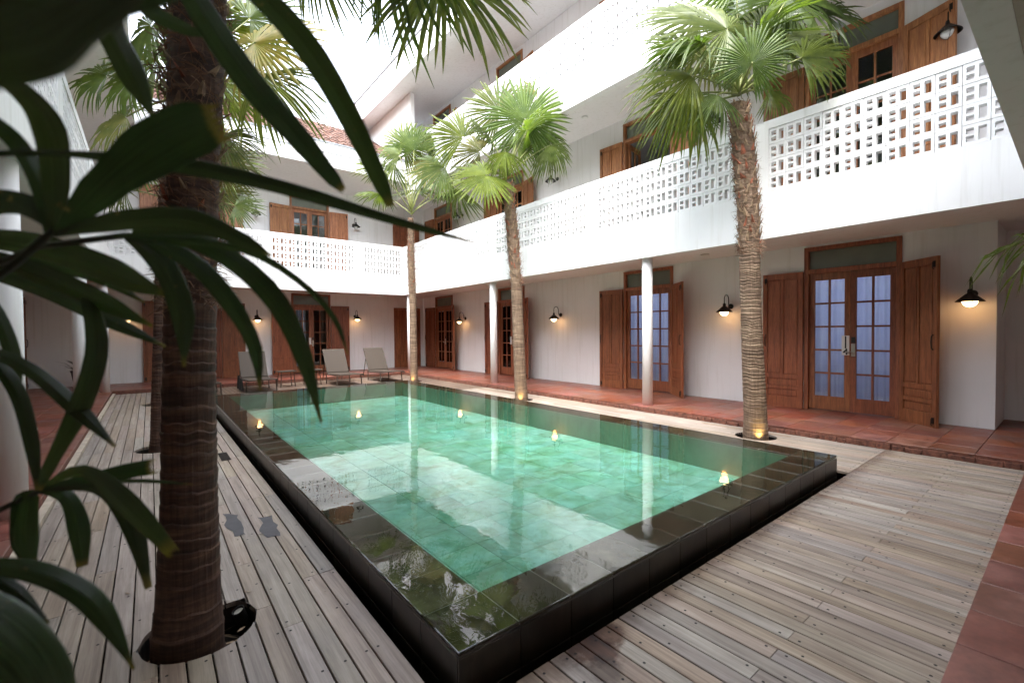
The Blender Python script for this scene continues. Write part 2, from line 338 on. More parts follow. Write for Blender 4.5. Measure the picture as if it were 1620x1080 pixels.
# ------------------------------------------------------------------ layout constants (metres)
XR, XW = 7.45, 9.40            # right parapet face / right wall
XL, XLW = -0.75, -2.80         # left parapet face / left wall
YF, YFW = 15.80, 18.00         # far parapet face / far wall
YN, YNW = 0.35, -2.30          # near edge / wall behind the photographer
TZ = 0.10                      # terrace level
PX0, PX1, PY0, PY1, PZ = 0.99, 5.72, 1.62, 11.95, 0.20   # pool rim, outer
TW = 0.335
GX0, GX1, GY0, GY1 = 0.93, 5.90, 1.55, 12.05             # opening in the deck

def structure(name, mb, mats, **k):
    o = mb.build(name, mats, **k); o['kind'] = 'structure'; return o

# ------------------------------------------------------------------ ground
g = MB(); g.box(-60, 70, -60, 90, -1.35, -1.15); structure('ground', g, M['soil'])

# ------------------------------------------------------------------ terraces
def terrace(x0, x1, y0, y1, s=0.4, edges=()):
    mb = MB(); mb.box(x0, x1, y0, y1, -1.14, TZ - 0.022)
    t = structure('terrace', mb, M['mortar'])
    nx = max(1, round((x1 - x0) / s)); ny = max(1, round((y1 - y0) / s)); sx, sy = (x1 - x0) / nx, (y1 - y0) / ny
    tile = MB(); tile.box(-sx/2 + .002, sx/2 - .002, -sy/2 + .002, sy/2 - .002, -0.02, 0)
    me = tile.mesh('floor_tile', M['terra'], 0.003)
    for i in range(nx):
        for j in range(ny):
            o = link('floor_tile', me, t, (x0 + (i + .5) * sx, y0 + (j + .5) * sy, TZ + ru(-.0015, .0015))); o.rotation_euler = (ru(-.002, .002), ru(-.002, .002), 0)
    return t
terrace(7.40, 10.60, YN + .005, 18.0, 0.4)
terrace(XLW, -0.79, YN + .005, 18.0, 0.4)
terrace(-0.785, 7.395, 15.72, 18.0, 0.4)
terrace(XLW, 10.6, YNW, YN, 0.4)
# broken brick edge below the right terrace
mb = MB()
y = 0.4
while y < 15.7:
    L = ru(.10, .24); mb.box(7.40 - ru(.004, .035), 7.41, y, y + L - ru(.004, .02), -0.05, TZ - ru(.024, .045)); y += L
mb.build('brick_edge', M['mortar'], bpy.data.objects['terrace'], 0.004)['kind'] = 'stuff'
mb = MB(); mb.box(-0.785, -0.725, 0.36, 15.7, -1.14, 0.035); structure('kerb', mb, M['kerb'])

# ------------------------------------------------------------------ deck boards with screws; palm pits cut out
PITS = [(0.18, 2.88, .255), (0.08, 7.85, .27), (0.10, 12.9, .27), (6.90, 2.96, .27), (6.66, 8.0, .25), (6.60, 13.3, .24)]
BW = 0.1032
def board_mesh(w, ylo, yhi, nx, screws):
    """ylo / yhi: functions of x -> y"""
    mb = MB(); g = 0.0036; bv = 0.003
    xs = [(-w/2 + g) + (w - 2*g) * i / nx for i in range(nx + 1)]
    top = []; 
    vs = []
    for x in xs: vs += [(x, ylo(x), 0), (x, yhi(x), 0), (x, ylo(x), -0.028), (x, yhi(x), -0.028)]
    # bevelled long edges
    vs = [(x + (bv if i == 0 and z == 0 else -bv if i == nx and z == 0 else 0), y, z) for i in range(nx + 1) for (x, y, z) in vs[i*4:i*4+4]]
    e0 = len(vs); vs += [(xs[0], ylo(xs[0]), -bv), (xs[0], yhi(xs[0]), -bv), (xs[-1], ylo(xs[-1]), -bv), (xs[-1], yhi(xs[-1]), -bv)]
    fs = []
    for i in range(nx):
        a, b_ = i*4, (i+1)*4
        fs += [(a, b_, b_+1, a+1), (a+2, a+3, b_+3, b_+2), (a, a+2, b_+2, b_), (a+1, b_+1, b_+3, a+3)]
    z = nx*4
    fs += [(0, 1, e0+1, e0), (e0, e0+1, 3, 2), (z, e0+2, e0+3, z+1), (e0+2, z+2, z+3, e0+3)]
    mb.add(vs, fs); mb.cur = 1
    for sx, sy in screws:
        c = []; 
        for k in range(6): an = k * math.pi / 3; c.append((sx + .0075 * math.cos(an), sy + .0075 * math.sin(an), 0.0012))
        mb.add(c, [tuple(range(6))])
    return mb.mesh('deck_board', [M['deck'], M['screw']], fix=False)
cache = {}
def put_board(parent, xc, y0, y1, w=BW):
    L = y1 - y0
    if L < 0.06: return
    pit = next((p for p in PITS if abs(xc - p[0]) < p[2] + w/2 and y0 < p[1] + p[2] and y1 > p[1] - p[2]), None)
    def scr(lo, hi):
        out = []; ss = random.choice((-1, 1)) * w * .22
        for yy in (lo + .045, hi - .045): out.append((ss, yy))
        k = math.ceil(lo / .45) * .45
        while k < hi: 
            if k - lo > .12 and hi - k > .12: out.append((ss * (-1 if rnd() < .5 else 1), k))
            k += .45
        return out
    if pit:
        px, py, pr = pit
        def s(x): d = pr*pr - (xc + x - px)**2; return math.sqrt(d) if d > 0 else 0
        if py - y0 > pr * .4: link('deck_board', board_mesh(w, lambda x: 0, lambda x: py - s(x) - y0 - .0015, 8, scr(0, max(.1, py - pr - y0)) if py - pr - y0 > .15 else []), parent, (xc, y0, 0))
        if y1 - py > pr * .4: link('deck_board', board_mesh(w, lambda x: py + s(x) - y0 + .0015, lambda x: L, 8, scr(py + pr - y0, L) if y1 - py - pr > .15 else []), parent, (xc, y0, 0))
        return
    me = board_mesh(w, lambda x: 0.0015, lambda x: L - .0015, 1, scr(0, L))
    o = link('deck_board', me, parent, (xc + ru(-.0008, .0008), y0, ru(-.0012, .0012))); o.rotation_euler = (0, ru(-.006, .006), 0)
def deck(x0, x1, y0, y1, split, off=0):
    mb = MB()
    for k in range(int((y1 - y0) / .45) + 1): 
        yy = min(y1 - .06, y0 + .02 + k * .45); mb.box(x0 + .02, x1 - .03, yy, yy + .04, -.12, -.0285)
    for p in PITS: pass
    d = structure('wooden_deck', MB(), M['soil'])
    jo = mb.build('joist', M['soil'], d); jo['kind'] = 'stuff'
    nb = max(1, round((x1 - x0) / BW)); w = (x1 - x0) / nb
    for i in range(nb):
        xc = x0 + (i + .5) * w; cuts = split(i)
        ys = [y0] + [c for c in cuts if y0 + .2 < c < y1 - .2] + [y1]
        for a, b_ in zip(ys[:-1], ys[1:]): put_board(d, xc, a, b_, w)
    return d
def staggered(i):
    base = (i * 0.9) % 2.25; r = random.Random(i * 31 + 5); ys = []; y = 0.36 + .45 * (1 + (i * 2) % 4)
    while y < 15.7: ys.append(y); y += .45 * r.choice((3, 4, 4, 5))
    return ys
deck(-0.72, GX0, 0.36, 15.70, staggered)
deck(GX0, 7.39, 0.36, GY0, lambda i: [0.905] if i % 2 else [])
deck(GX1, 7.39, GY0, 15.70, staggered)
deck(GX0, GX1, GY1, 15.70, lambda i: [13.9] if i % 2 else [14.8, 13.0])
# joists must not cross the pits: hide them with soil cylinders is needless, pits are lined
for (px, py, pr) in PITS:
    mb = MB(); mb.lathe([(pr + .012, -1.1), (pr + .012, -.004), (pr + .002, -.004), (pr + .002, -.55)], 40, (px, py, 0), cap=False)
    p = mb.build('palm_pit', M['iron'], smooth=False); p['kind'] = 'structure'
    sb = MB(); sb.lathe([(0.001, -.17), (pr * .5, -.18), (pr, -.20)], 24, (px, py, 0), cap=False)
    sb.build('soil', M['soil'], p)
    lb = MB()
    for k in range(70):
        a = ru(0, 6.28); r = pr * ru(.55, .95); c = Vector((px + r * math.cos(a), py + r * math.sin(a), -.165 + ru(0, .05)))
        d1 = Vector((ru(-1, 1), ru(-1, 1), ru(-.2, .4))).normalized() * ru(.02, .06); d2 = Vector((ru(-1, 1), ru(-1, 1), 0)).normalized() * ru(.004, .015)
        lb.add([c - d1 - d2, c + d1 - d2 * .4, c + d1 + d2 * .4, c - d1 + d2], [(0, 1, 2, 3)])
    lb.build('leaf_litter', M['boot'], p, fix=False)['kind'] = 'stuff'

# drain grating and wet patches on the left deck
mb = MB(); mb.box(.66, .76, 6.55, 7.0, .002, .006)
for k in range(9): mb.box(.665, .755, 6.57 + k * .047, 6.585 + k * .047, .006, .010)
tag(mb.build('drain_grate', M['soil']), 'small dark drain grate set in the grey deck beside the near left palm', 'drain grate')
def patch(name, pts, z, mat, label):
    cx = sum(p[0] for p in pts) / len(pts); cy = sum(p[1] for p in pts) / len(pts); vs = []
    P = []
    for i in range(len(pts)):
        a, b_ = Vector(pts[i]), Vector(pts[(i + 1) % len(pts)])
        for k in range(6):
            q = a.lerp(b_, k / 6); P.append(q + Vector((noise.noise((q.x * 14, q.y * 14, 1)), noise.noise((q.x * 14, q.y * 14, 5)))) * .045)
    mb = MB(); mb.add([(p.x, p.y, z) for p in P], [tuple(range(len(P)))])
    o = mb.build(name, mat, fix=False); o['kind'] = 'structure'; return o
patch('wet_patch', [(.46, 4.05), (.55, 4.0), (.56, 4.5), (.47, 4.62)], .0035, M['wet'], '')
patch('wet_patch', [(.66, 3.85), (.76, 3.82), (.78, 4.3), (.69, 4.34)], .0035, M['wet'], '')

# ------------------------------------------------------------------ pool
pool = thing('swimming_pool', 'raised rectangular overflow pool of green stone with a wet black stone rim', 'swimming pool', ((PX0+PX1)/2, (PY0+PY1)/2, 0))
def pp(mb, name, mats, **k):
    o = mb.build(name, mats, pool, **k); o.location = (-pool.location.x, -pool.location.y, 0); return o
RW = 0.33
IX0, IX1, IY0, IY1 = PX0 + RW, PX1 - RW, PY0 + RW, PY1 - RW
FZ = -0.17
mb = MB(); mb.box(PX0 + .012, IX0 - .012, PY0 + .012, PY1 - .012, -1.1, PZ - .024); mb.box(IX1 + .012, PX1 - .012, PY0 + .012, PY1 - .012, -1.1, PZ - .024)
mb.box(IX0 - .012, IX1 + .012, PY0 + .012, IY0 - .012, -1.1, PZ - .024); mb.box(IX0 - .012, IX1 + .012, IY1 + .012, PY1 - .012, -1.1, PZ - .024)
pp(mb, 'basin_wall', M['side'])
mb = MB()
for a_ in ((PX0 + .014, IX0 - .004, PY0 + .014, PY1 - .014), (IX1 + .004, PX1 - .014, PY0 + .014, PY1 - .014), (IX0 - .003, IX1 + .003, PY0 + .014, IY0 - .004), (IX0 - .003, IX1 + .003, IY1 + .004, PY1 - .014)): mb.box(*a_, PZ - .0235, PZ - .005)
pp(mb, 'grout', mat_simple('pale grout', (.23, .22, .19), .6, nz=.3))
mb = MB(); mb.box(IX0 - .011, IX0, IY0, IY1, FZ, PZ - .024); mb.box(IX1, IX1 + .011, IY0, IY1, FZ, PZ - .024); mb.box(IX0, IX1, IY0 - .011, IY0, FZ, PZ - .024); mb.box(IX0, IX1, IY1, IY1 + .011, FZ, PZ - .024)
mb.box(IX0 - .01, IX1 + .01, IY0 - .01, IY1 + .01, FZ - .2, FZ - .012)
pp(mb, 'inner_lining', M['poolsheet'])
def tiles(name, x0, x1, y0, y1, z, s, mat, gap, th, lim=None, bev=.003):
    nx = max(1, round((x1 - x0) / s)); ny = max(1, round((y1 - y0) / s)); sx, sy = (x1 - x0) / nx, (y1 - y0) / ny
    t = MB(); t.box(-sx/2 + gap, sx/2 - gap, -sy/2 + gap, sy/2 - gap, -th, 0); me = t.mesh(name, mat, bev); k = 0
    rest = MB()
    for j in range(ny):
        for i in range(nx):
            x, y = x0 + (i + .5) * sx, y0 + (j + .5) * sy
            if lim and k >= lim: rest.box(x - sx/2 + gap, x + sx/2 - gap, y - sy/2 + gap, y + sy/2 - gap, z - th, z); continue
            o = link(name, me, pool, (x - pool.location.x, y - pool.location.y, z + ru(-.0008, .0008))); k += 1
    if rest.v: pp(rest, name, mat)['kind'] = 'stuff'
tiles('pool_tile', IX0, IX1, IY0, IY1, FZ, 0.37, M['pooltile'], .0015, .012, 290)
tiles('rim_tile', PX0, IX0, IY0, PY1, PZ, TW, M['rim'], .003, .019, None, .004)
tiles('rim_tile', IX1, PX1, IY0, PY1, PZ, TW, M['rim'], .003, .019, None, .004)
tiles('rim_tile', PX0, PX1, PY0, IY0, PZ, TW, M['rim'], .003, .019, None, .004)
tiles('rim_tile', IX0, IX1, IY1, PY1, PZ, TW, M['rim'], .003, .019, None, .004)
# facing slabs on the outer wall
def slabs(a0, a1, fixed, axis, sign):
    nn = round((a1 - a0) / TW); s = (a1 - a0) / nn
    for r in range(2):
        h0, h1 = (PZ - .026 - .19, PZ - .026) if r == 0 else (-.42, PZ - .026 - .194)
        t = MB()
        if axis == 'x': t.box(-s/2 + .0015, s/2 - .0015, 0, .011, h0, h1)
        else: t.box(0, .011, -s/2 + .0015, s/2 - .0015, h0, h1)
        me = t.mesh('wall_slab', M['side'], .002)
        for k in range(nn):
            c = a0 + (k + .5) * s; loc = (c, fixed, 0) if axis == 'x' else (fixed, c, 0)
            link('wall_slab', me, pool, (loc[0] - pool.location.x, loc[1] - pool.location.y, 0))
slabs(PX0, PX1, PY0, 'x', -1); slabs(PY0 + .012, PY1, PX0, 'y', -1)
slabs(PY0 + .012, PY1, PX1 - .011, 'y', 1)
# water: one sheet that overflows the rim and turns down over its outer edge
mb = MB(); e = .0045; N = 60
zs = PZ + e
vs = []; ring = [(0, 0), (.004, -.0015), (.0075, -.006), (.009, -.03), (.009, -.2)]
def rect(o): return [(PX0 - o, PY0 - o), (PX1 + o, PY0 - o), (PX1 + o, PY1 + o), (PX0 - o, PY1 + o)]
for o_, dz in ring: vs += [(x, y, zs + dz) for x, y in rect(o_ - .004)]
fs = [(0, 1, 2, 3)] + [(i*4+k, i*4+(k+1)%4, (i+1)*4+(k+1)%4, (i+1)*4+k) for i in range(len(ring)-2) for k in range(4)]
vs2 = vs[:16]
mb.add(vs2, fs[:1] + [f for f in fs[1:] if max(f) < 16])
structure('pool_water', mb, M['water'], fix=True)

# ------------------------------------------------------------------ building wings
NM = lambda: None
# local door frame: x to the right as seen from the courtyard, -y towards the viewer, z up
def shutter_mesh(h, w, mats, cut=None):
    """hinge at x=0, spans to x=w; local front -y"""
    mb = MB(); st = .075; t = .044
    mb.box(0, st, -t/2, t/2, 0, h); mb.box(w - st, w, -t/2, t/2, 0, h)
    rails = [(0, .20), (.34, .40), (.54, .62), (h - .11, h)]
    for a, b_ in rails: mb.box(st, w - st, -t/2 + .001, t/2 - .001, a, b_)
    mb.box(w/2 - .02, w/2 + .02, -t/2 + .002, t/2 - .002, .62, h - .11)
    for a, b_ in ((.20, .34), (.40, .54)):
        mb.box(st, w - st, -.003, .003, a, b_); mb.box(st + .022, w - st - .022, -.012, .012, a + .022, b_ - .022)
    for x0, x1 in ((st, w/2 - .02), (w/2 + .02, w - st)):
        mb.box(x0, x1, -.003, .003, .62, h - .11); mb.box(x0 + .02, x1 - .02, -.012, .012, .642, h - .132)
    return mb.mesh('shutter', mats, .0025)
def leaf_mesh(h, w, mats):
    mb = MB(); st = .085; t = .04; mb.box(0, st, -t/2, t/2, 0, h); mb.box(w - st, w, -t/2, t/2, 0, h)
    mb.box(st, w - st, -t/2 + .001, t/2 - .001, 0, .24); mb.box(st, w - st, -t/2 + .001, t/2 - .001, h - .13, h)
    mb.box(w/2 - .016, w/2 + .016, -t/2 + .003, t/2 - .003, .24, h - .13)
    ph = (h - .37) / 5
    for k in range(1, 5): 
        z = .24 + k * ph; mb.box(st, w/2 - .016, -t/2 + .004, t/2 - .004, z - .016, z + .016); mb.box(w/2 + .016, w - st, -t/2 + .004, t/2 - .004, z - .016, z + .016)
    return mb.mesh('door_leaf', mats, .002)
DW, DH, TH = 1.38, 2.48, 0.45     # frame width, height to the transom bar, transom
LWd = (DW - .14) / 2
SW = 0.675
def make_meshes(teak):
    d = {}
    mb = MB(); f = .07; y0, y1 = -.03, .13
    mb.box(-DW/2, -DW/2 + f, y0, y1, 0, DH + TH); mb.box(DW/2 - f, DW/2, y0, y1, 0, DH + TH)
    mb.box(-DW/2 + f, DW/2 - f, y0 + .001, y1, DH - .03, DH + .05); mb.box(-DW/2 + f, DW/2 - f, y0 + .001, y1, DH + TH - f, DH + TH)
    d['frame'] = mb.mesh('french_door', teak, .004)
    d['shutter'] = shutter_mesh(DH + .02, SW, teak); d['leaf'] = leaf_mesh(DH - .045, LWd, teak)
    st = .085; ph = (DH - .045 - .37) / 5; pw = LWd/2 - .016 - st
    p = MB(); p.box(0, pw, -.002, .002, 0, ph - .032); d['pane'] = p.mesh('pane', M['glass']); d['ph'] = ph; d['pw'] = pw
    p = MB(); p.box(-DW/2 + f, DW/2 - f, -.004, .004, DH + .05, DH + TH - f); d['transom'] = p.mesh('transom_pane', M['frost'])
    # curtain
    p = MB(); n_ = 60; vs = []
    for k in range(n_ + 1):
        x = -DW/2 + .08 + (DW - .16) * k / n_; y = .030 * math.sin(k * 1.0 + .9 * math.sin(k * .37)); vs += [(x, y, .06), (x, y * .7, DH - .06)]
    p.add(vs, [(2*k, 2*k+2, 2*k+3, 2*k+1) for k in range(n_)]); d['curtain'] = p.mesh('curtain', M['curtain'], smooth=True, fix=False)
    p = MB(); vs = []
    for k in range(31):
        x = -DW/2 + .08 + .42 * k / 30; y = .030 * math.sin(k * 1.0 + .9 * math.sin(k * .37)); vs += [(x, y, .06), (x, y * .7, DH - .06)]
    p.add(vs, [(2*k, 2*k+2, 2*k+3, 2*k+1) for k in range(30)]); d['half'] = p.mesh('curtain', M['curtain'], smooth=True, fix=False)
    p = MB(); p.box(-.03, .03, -.012, 0, -.10, .12); p.lathe([(.011, 0), (.011, .045)], 10, (0, -.012, -.02), (0, -1, 0)); p.box(-.10, .011, -.062, -.048, -.029, -.011)
    d['handle'] = p.mesh('door_handle', M['steel'], .002)
    p = MB(); p.box(-.028, .028, -.014, 0, 0, .10); d['reader'] = p.mesh('card_reader', M['black'], .003)
    p = MB(); p.box(-.02, .02, -.012, 0, -.04, .05); p.tube([(0, -.012, .045), (0, -.03, .03), (0, -.032, -.05), (0, -.014, -.07)], .006, 6); d['bolt'] = p.mesh('shutter_bolt', M['iron'], 0)
    p = MB(); p.tube([(0, -.01, -.11), (0, -.035, -.09), (0, -.042, 0), (0, -.035, .09), (0, -.01, .11)], .008, 8); d['pull'] = p.mesh('shutter_pull', M['iron'])
    return d
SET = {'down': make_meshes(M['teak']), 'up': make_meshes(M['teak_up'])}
def number_plate(parent, x, z, y):
    mb = MB(); mb.box(-.056, .056, -.008, 0, -.17, .17); pl = mb.build('number_plate', M['white'], parent, .002, loc=(x, y, z))
    tc = bpy.data.curves.new('digits', 'FONT'); tc.body = '1\n1\n4'; tc.size = .145; tc.align_x = 'CENTER'; tc.extrude = .0015; tc.space_line = .74; tc.offset = .004
    to = bpy.data.objects.new('digits', tc); COL.objects.link(to)
    bpy.context.view_layer.update(); me = bpy.data.meshes.new_from_object(to.evaluated_get(bpy.context.evaluated_depsgraph_get()))
    bpy.data.objects.remove(to); me.materials.clear(); me.materials.append(M['black'])
    M2 = Matrix.Rotation(math.pi/2, 4, 'X'); me.transform(M2)
    zs_ = [v.co.z for v in me.vertices]; xs_ = [v.co.x for v in me.vertices]
    me.transform(Matrix.Translation((-(min(xs_)+max(xs_))/2, 0, -(min(zs_)+max(zs_))/2)))
    o = link('room_number', me, parent, (x, y - .0105, z)); return o
def french_door(wing, loc, rotz, kind='down', curtain='full', al=8, ar=8, number=False, opened=False, plate=False, two=True):
    d = SET[kind]; fr = link('french_door', d['frame'], wing, loc, rotz)
    link('transom_pane', d['transom'], fr, (0, .05, 0))
    if opened:
        for sgn in (-1, 1):
            lf = link('door_leaf', d['leaf'], fr, (sgn * (DW/2 - .075), .12, .02)); lf.rotation_euler = (0, 0, math.radians(100 if sgn < 0 else 80))
    else:
        for sgn in (-1, 1):
            x0 = -DW/2 + .07 if sgn < 0 else .001
            link('door_leaf', d['leaf'], fr, (x0, .05, .02))
            for c in range(2):
                for r in range(5):
                    px = x0 + .085 + c * (LWd/2 - .016 - .085 + .032)
                    link('pane', d['pane'], fr, (px, .05, .02 + .24 + r * d['ph'] + .016))
        hy = .03
        link('door_handle', d['handle'], fr, (.045, hy, 1.08)); link('card_reader', d['reader'], fr, (.045, hy - .0015, 1.215))
        if number: number_plate(fr, -.065, 1.17, hy - .0005)
        elif plate:
            mb = MB(); mb.box(-.04, .04, -.008, 0, -.13, .13); mb.build('number_plate', M['white'], fr, .002, loc=(-.06, hy - .0005, 1.17))
    if curtain: link('curtain', d[{'full': 'curtain', 'half': 'half'}[curtain]], fr, (0, .10, 0))
    for sgn, ang in ((-1, al), (1, ar)):
        if ang is None: continue
        me = d['shutter']
        s = link('shutter', me, fr, (sgn * (DW/2 + .004), -.052, .0))
        # closed shutter would cover the door; opened it lies along the wall, 'ang' degrees off it
        s.rotation_euler = (0, 0, math.radians(180 + ang) if sgn < 0 else math.radians(-ang))
        a = s.rotation_euler.z; dr = Vector((math.cos(a), math.sin(a), 0)); nr = Vector((math.sin(a), -math.cos(a), 0)); 
        out = nr if nr.y < 0 else -nr
        base = Vector(s.location)
        for (nm, zz, off) in (('bolt', DH - .10, SW - .05), ('bolt', .10, SW - .05), ('pull', 1.25, SW - .05)):
            o = link({'bolt': 'shutter_bolt', 'pull': 'shutter_pull'}[nm], d[nm], fr, base + dr * off + out * .018 + Vector((0, 0, zz)))
            o.rotation_euler = (0, 0, math.atan2(out.y, out.x) + math.pi/2)
    return fr

def wall_with_openings(mb, axis, fixed, thick, a0, a1, z0, z1, ops):
    """ops: list of (centre, bottom, top); opening width DW"""
    def bx(p, q, zz0, zz1):
        if q - p < 1e-4 or zz1 - zz0 < 1e-4: return
        if axis == 'y': mb.box(fixed, fixed + thick, p, q, zz0, zz1)
        else: mb.box(p, q, fixed, fixed + thick, zz0, zz1)
    cur = a0
    for c, b_, t in sorted(ops):
        w = DW/2 - .004
        bx(cur, c - w, z0, z1); bx(c - w, c + w, z0, b_); bx(c - w, c + w, t, z1); cur = c + w
    bx(cur, a1, z0, z1)

# --- breeze blocks: one tall slot and two small ones
BS = 0.235
def block_mesh(axis, flip):
    h = BS/2 - .0025; t = .05
    us = [-h, -.085, -.018, .018, .085, h]; zs_ = [-h, -.075, -.014, .014, .075, h]
    mb = MB()
    def hole(i, j): 
        if i == 1 and j in (1, 3): return True
        if i == 3 and j in (1, 2, 3): return True
        return False
    idx = {}
    def vid(u, w, z):
        k = (round(u, 4), w, round(z, 4))
        if k not in idx:
            uu = -u if flip else u
            idx[k] = len(mb.v); mb.v.append((w * t, uu, z) if axis == 'y' else (uu, w * t, z))
        return idx[k]
    def face(*vv): mb.f.append(tuple(vid(*q) for q in vv)); mb.mi.append(0)
    for i in range(5):
        for j in range(5):
            u0, u1, a, b_ = us[i], us[i+1], zs_[j], zs_[j+1]
            if hole(i, j):
                if not hole(i-1, j): face((u0, -1, a), (u0, 1, a), (u0, 1, b_), (u0, -1, b_))
                if not hole(i+1, j): face((u1, -1, a), (u1, -1, b_), (u1, 1, b_), (u1, 1, a))
                if not hole(i, j-1): face((u0, -1, a), (u1, -1, a), (u1, 1, a), (u0, 1, a))
                if not hole(i, j+1): face((u0, -1, b_), (u0, 1, b_), (u1, 1, b_), (u1, -1, b_))
            else:
                for w in (-1, 1): face((u0, w, a), (u1, w, a), (u1, w, b_), (u0, w, b_))
    n5 = [(-h, h)]
    for j in range(5):
        for u in (-h, h): face((u, -1, zs_[j]), (u, 1, zs_[j]), (u, 1, zs_[j+1]), (u, -1, zs_[j+1]))
    for i in range(5):
        for z in (-h, h): face((us[i], -1, z), (us[i+1], -1, z), (us[i+1], 1, z), (us[i], 1, z))
    return mb.mesh('breeze_block', M['block'])
BLK = {(a, f): block_mesh(a, f) for a in 'xy' for f in (0, 1)}
def parapet(wing, axis, face, a0, a1, zb, posts, inward, flip=0, blocks=True, lim=300):
    """solid band, then 4 rows of blocks, then coping. face = outer face coordinate, inward = +1/-1"""
    mb = MB(); T = .14
    def bx(p, q, z0, z1, t0=0, t1=T):
        u0, u1 = face + inward * t0, face + inward * t1
        if axis == 'y': mb.box(u0, u1, p, q, z0, z1)
        else: mb.box(p, q, u0, u1, z0, z1)
    bx(a0, a1, zb, zb + .71); bx(a0, a1, zb + .71 + 4*BS + .004, zb + .71 + 4*BS + .135)
    cells = []
    segs = []; cur = a0
    for p in sorted(posts) + [a1]:
        segs.append((cur, p - .09 if p != a1 else p)); cur = p + .09
    z0, z1 = zb + .71, zb + .71 + 4*BS + .004
    for p in posts: bx(p - .09, p + .09, z0, z1)
    pts = []
    for s0, s1 in segs:
        nn = int((s1 - s0 + 1e-3) / BS); mrg = (s1 - s0 - nn * BS) / 2
        if mrg > .002: bx(s0, s0 + mrg, z0, z1); bx(s1 - mrg, s1, z0, z1)
        for k in range(nn): pts.append(s0 + mrg + (k + .5) * BS)
    par = mb.build('parapet', M['plaster'], wing)
    if blocks:
        k = 0
        for c in sorted(pts):
            for r in range(4):
                if k >= lim: break
                k += 1
                u = face + inward * (.052 + .008)
                loc = (u, c, z0 + .002 + (r + .5) * BS) if axis == 'y' else (c, u, z0 + .002 + (r + .5) * BS)
                loc = (loc[0] + (ru(-.0025, .0025) if axis == 'y' else 0), loc[1] + (ru(-.0025, .0025) if axis == 'x' else 0), loc[2])
                bo = link('breeze_block', BLK[(axis, flip)], par, loc); bo.rotation_euler = (ru(-.006, .006), ru(-.006, .006), ru(-.004, .004))
    return par
def column(wing, x, y, r=.10, z1=2.97):
    mb = MB(); mb.lathe([(r, TZ - .02), (r, z1)], 28, (x, y, 0)); o = mb.build('column', M['plaster'], wing, smooth=False)
    for p in o.data.polygons: p.use_smooth = abs(p.normal.z) < .5
    return o

# storey heights
S1 = 3.72; S2 = 3.72 + 3.72
DOORS_R = [2.49, 6.54, 11.82, 16.22]
# ---- right wing: three storeys
rw = thing('hotel_wing', 'three storey white wing along the right side of the pool with two breeze block balconies', 'building', (0, 0, 0))
mb = MB(); ops = []
wall_with_openings(mb, 'y', XW, .22, .76, 18.0, TZ, 3.07, [(c, TZ, TZ + DH + TH) for c in DOORS_R])
wall_with_openings(mb, 'y', XW, .22, .76, 18.0, 3.70, 6.86, [(c, S1 + .06, S1 + .06 + DH + TH) for c in DOORS_R])
wall_with_openings(mb, 'y', XW, .22, .76, 19.3, 7.40, 10.80, [(c, S2 + .12, S2 + .12 + DH + TH) for c in DOORS_R])
mb.box(9.40, 9.62, -2.5, .76, 3.70, 10.80)
mb.box(9.62, 10.6, .76, .98, TZ, 3.07); mb.box(10.6, 10.8, YNW - .2, .98, -1.0, 3.07)     # return wall of the recess
mb.build('wall', M['plaster'], rw)
mb = MB(); mb.box(XR + .141, 13.6, YNW - .2, 18.22, 3.071, 3.699); mb.box(XR + .141, XR + .2, YN, YF - .003, 2.957, 3.07)
mb.box(XR + .151, 13.6, YNW - .2, 19.3, 6.861, 7.399); mb.box(XR + .141, XR + .2, YN - 2.5, 15.04, 6.552, 6.86); mb.box(XR, XR + .15, 15.051, 19.3, 6.55, 7.399)
mb.build('ceiling_slab', M['soffit'], rw)
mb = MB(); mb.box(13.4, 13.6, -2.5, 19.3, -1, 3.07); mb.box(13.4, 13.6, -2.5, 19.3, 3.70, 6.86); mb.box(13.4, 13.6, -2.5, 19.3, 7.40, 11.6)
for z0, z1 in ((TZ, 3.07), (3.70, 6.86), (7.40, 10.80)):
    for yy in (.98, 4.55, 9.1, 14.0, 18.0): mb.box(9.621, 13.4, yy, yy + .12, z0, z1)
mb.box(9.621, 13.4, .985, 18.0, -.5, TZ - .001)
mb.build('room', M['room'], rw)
parapet(rw, 'y', XR, YN - .0, YF, 2.955, [3.19, 6.60, 10.15, 13.35], 1, 1)
parapet(rw, 'y', XR, -.4, 15.05, 6.55, [2.9, 6.4, 9.9, 13.3], 1, 1)
mb = MB(); mb.box(XR, XR + .15, 15.051, 19.3, 7.40, 10.13); mb.build('end_wall', M['plaster'], rw)
mb = MB(); mb.box(XR, XR + .14, -2.5, -.401, 6.55, 10.1); mb.build('end_wall', M['plaster'], rw)
mb = MB(); mb.prism([(6.70, 9.95), (6.70, 10.88), (6.78, 10.9), (13.6, 12.9), (13.6, 11.7)], -2.5, 19.3, 'y'); rf = mb.build('roof', M['plaster'], rw)
mb = MB(); mb.box(6.66, 6.70, -2.5, 19.3, 10.84, 10.93); mb.build('gutter', M['gutter'], rf)
for yy in (5.32, 10.42, 15.72): column(rw, 7.64, yy)
french_door(rw, (XW, DOORS_R[0], TZ), -math.pi/2, al=3, ar=42, number=True)
french_door(rw, (XW, DOORS_R[1], TZ), -math.pi/2, al=8, ar=40)
french_door(rw, (XW, DOORS_R[2], TZ), -math.pi/2, curtain=None, al=5, ar=30, plate=True)
french_door(rw, (XW, DOORS_R[3], TZ), -math.pi/2, curtain='half', al=6, ar=25)
for i, c in enumerate(DOORS_R):
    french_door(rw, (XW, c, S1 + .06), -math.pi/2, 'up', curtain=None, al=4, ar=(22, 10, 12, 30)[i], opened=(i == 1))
    french_door(rw, (XW, c, S2 + .12), -math.pi/2, 'up', curtain=None, al=4, ar=10)

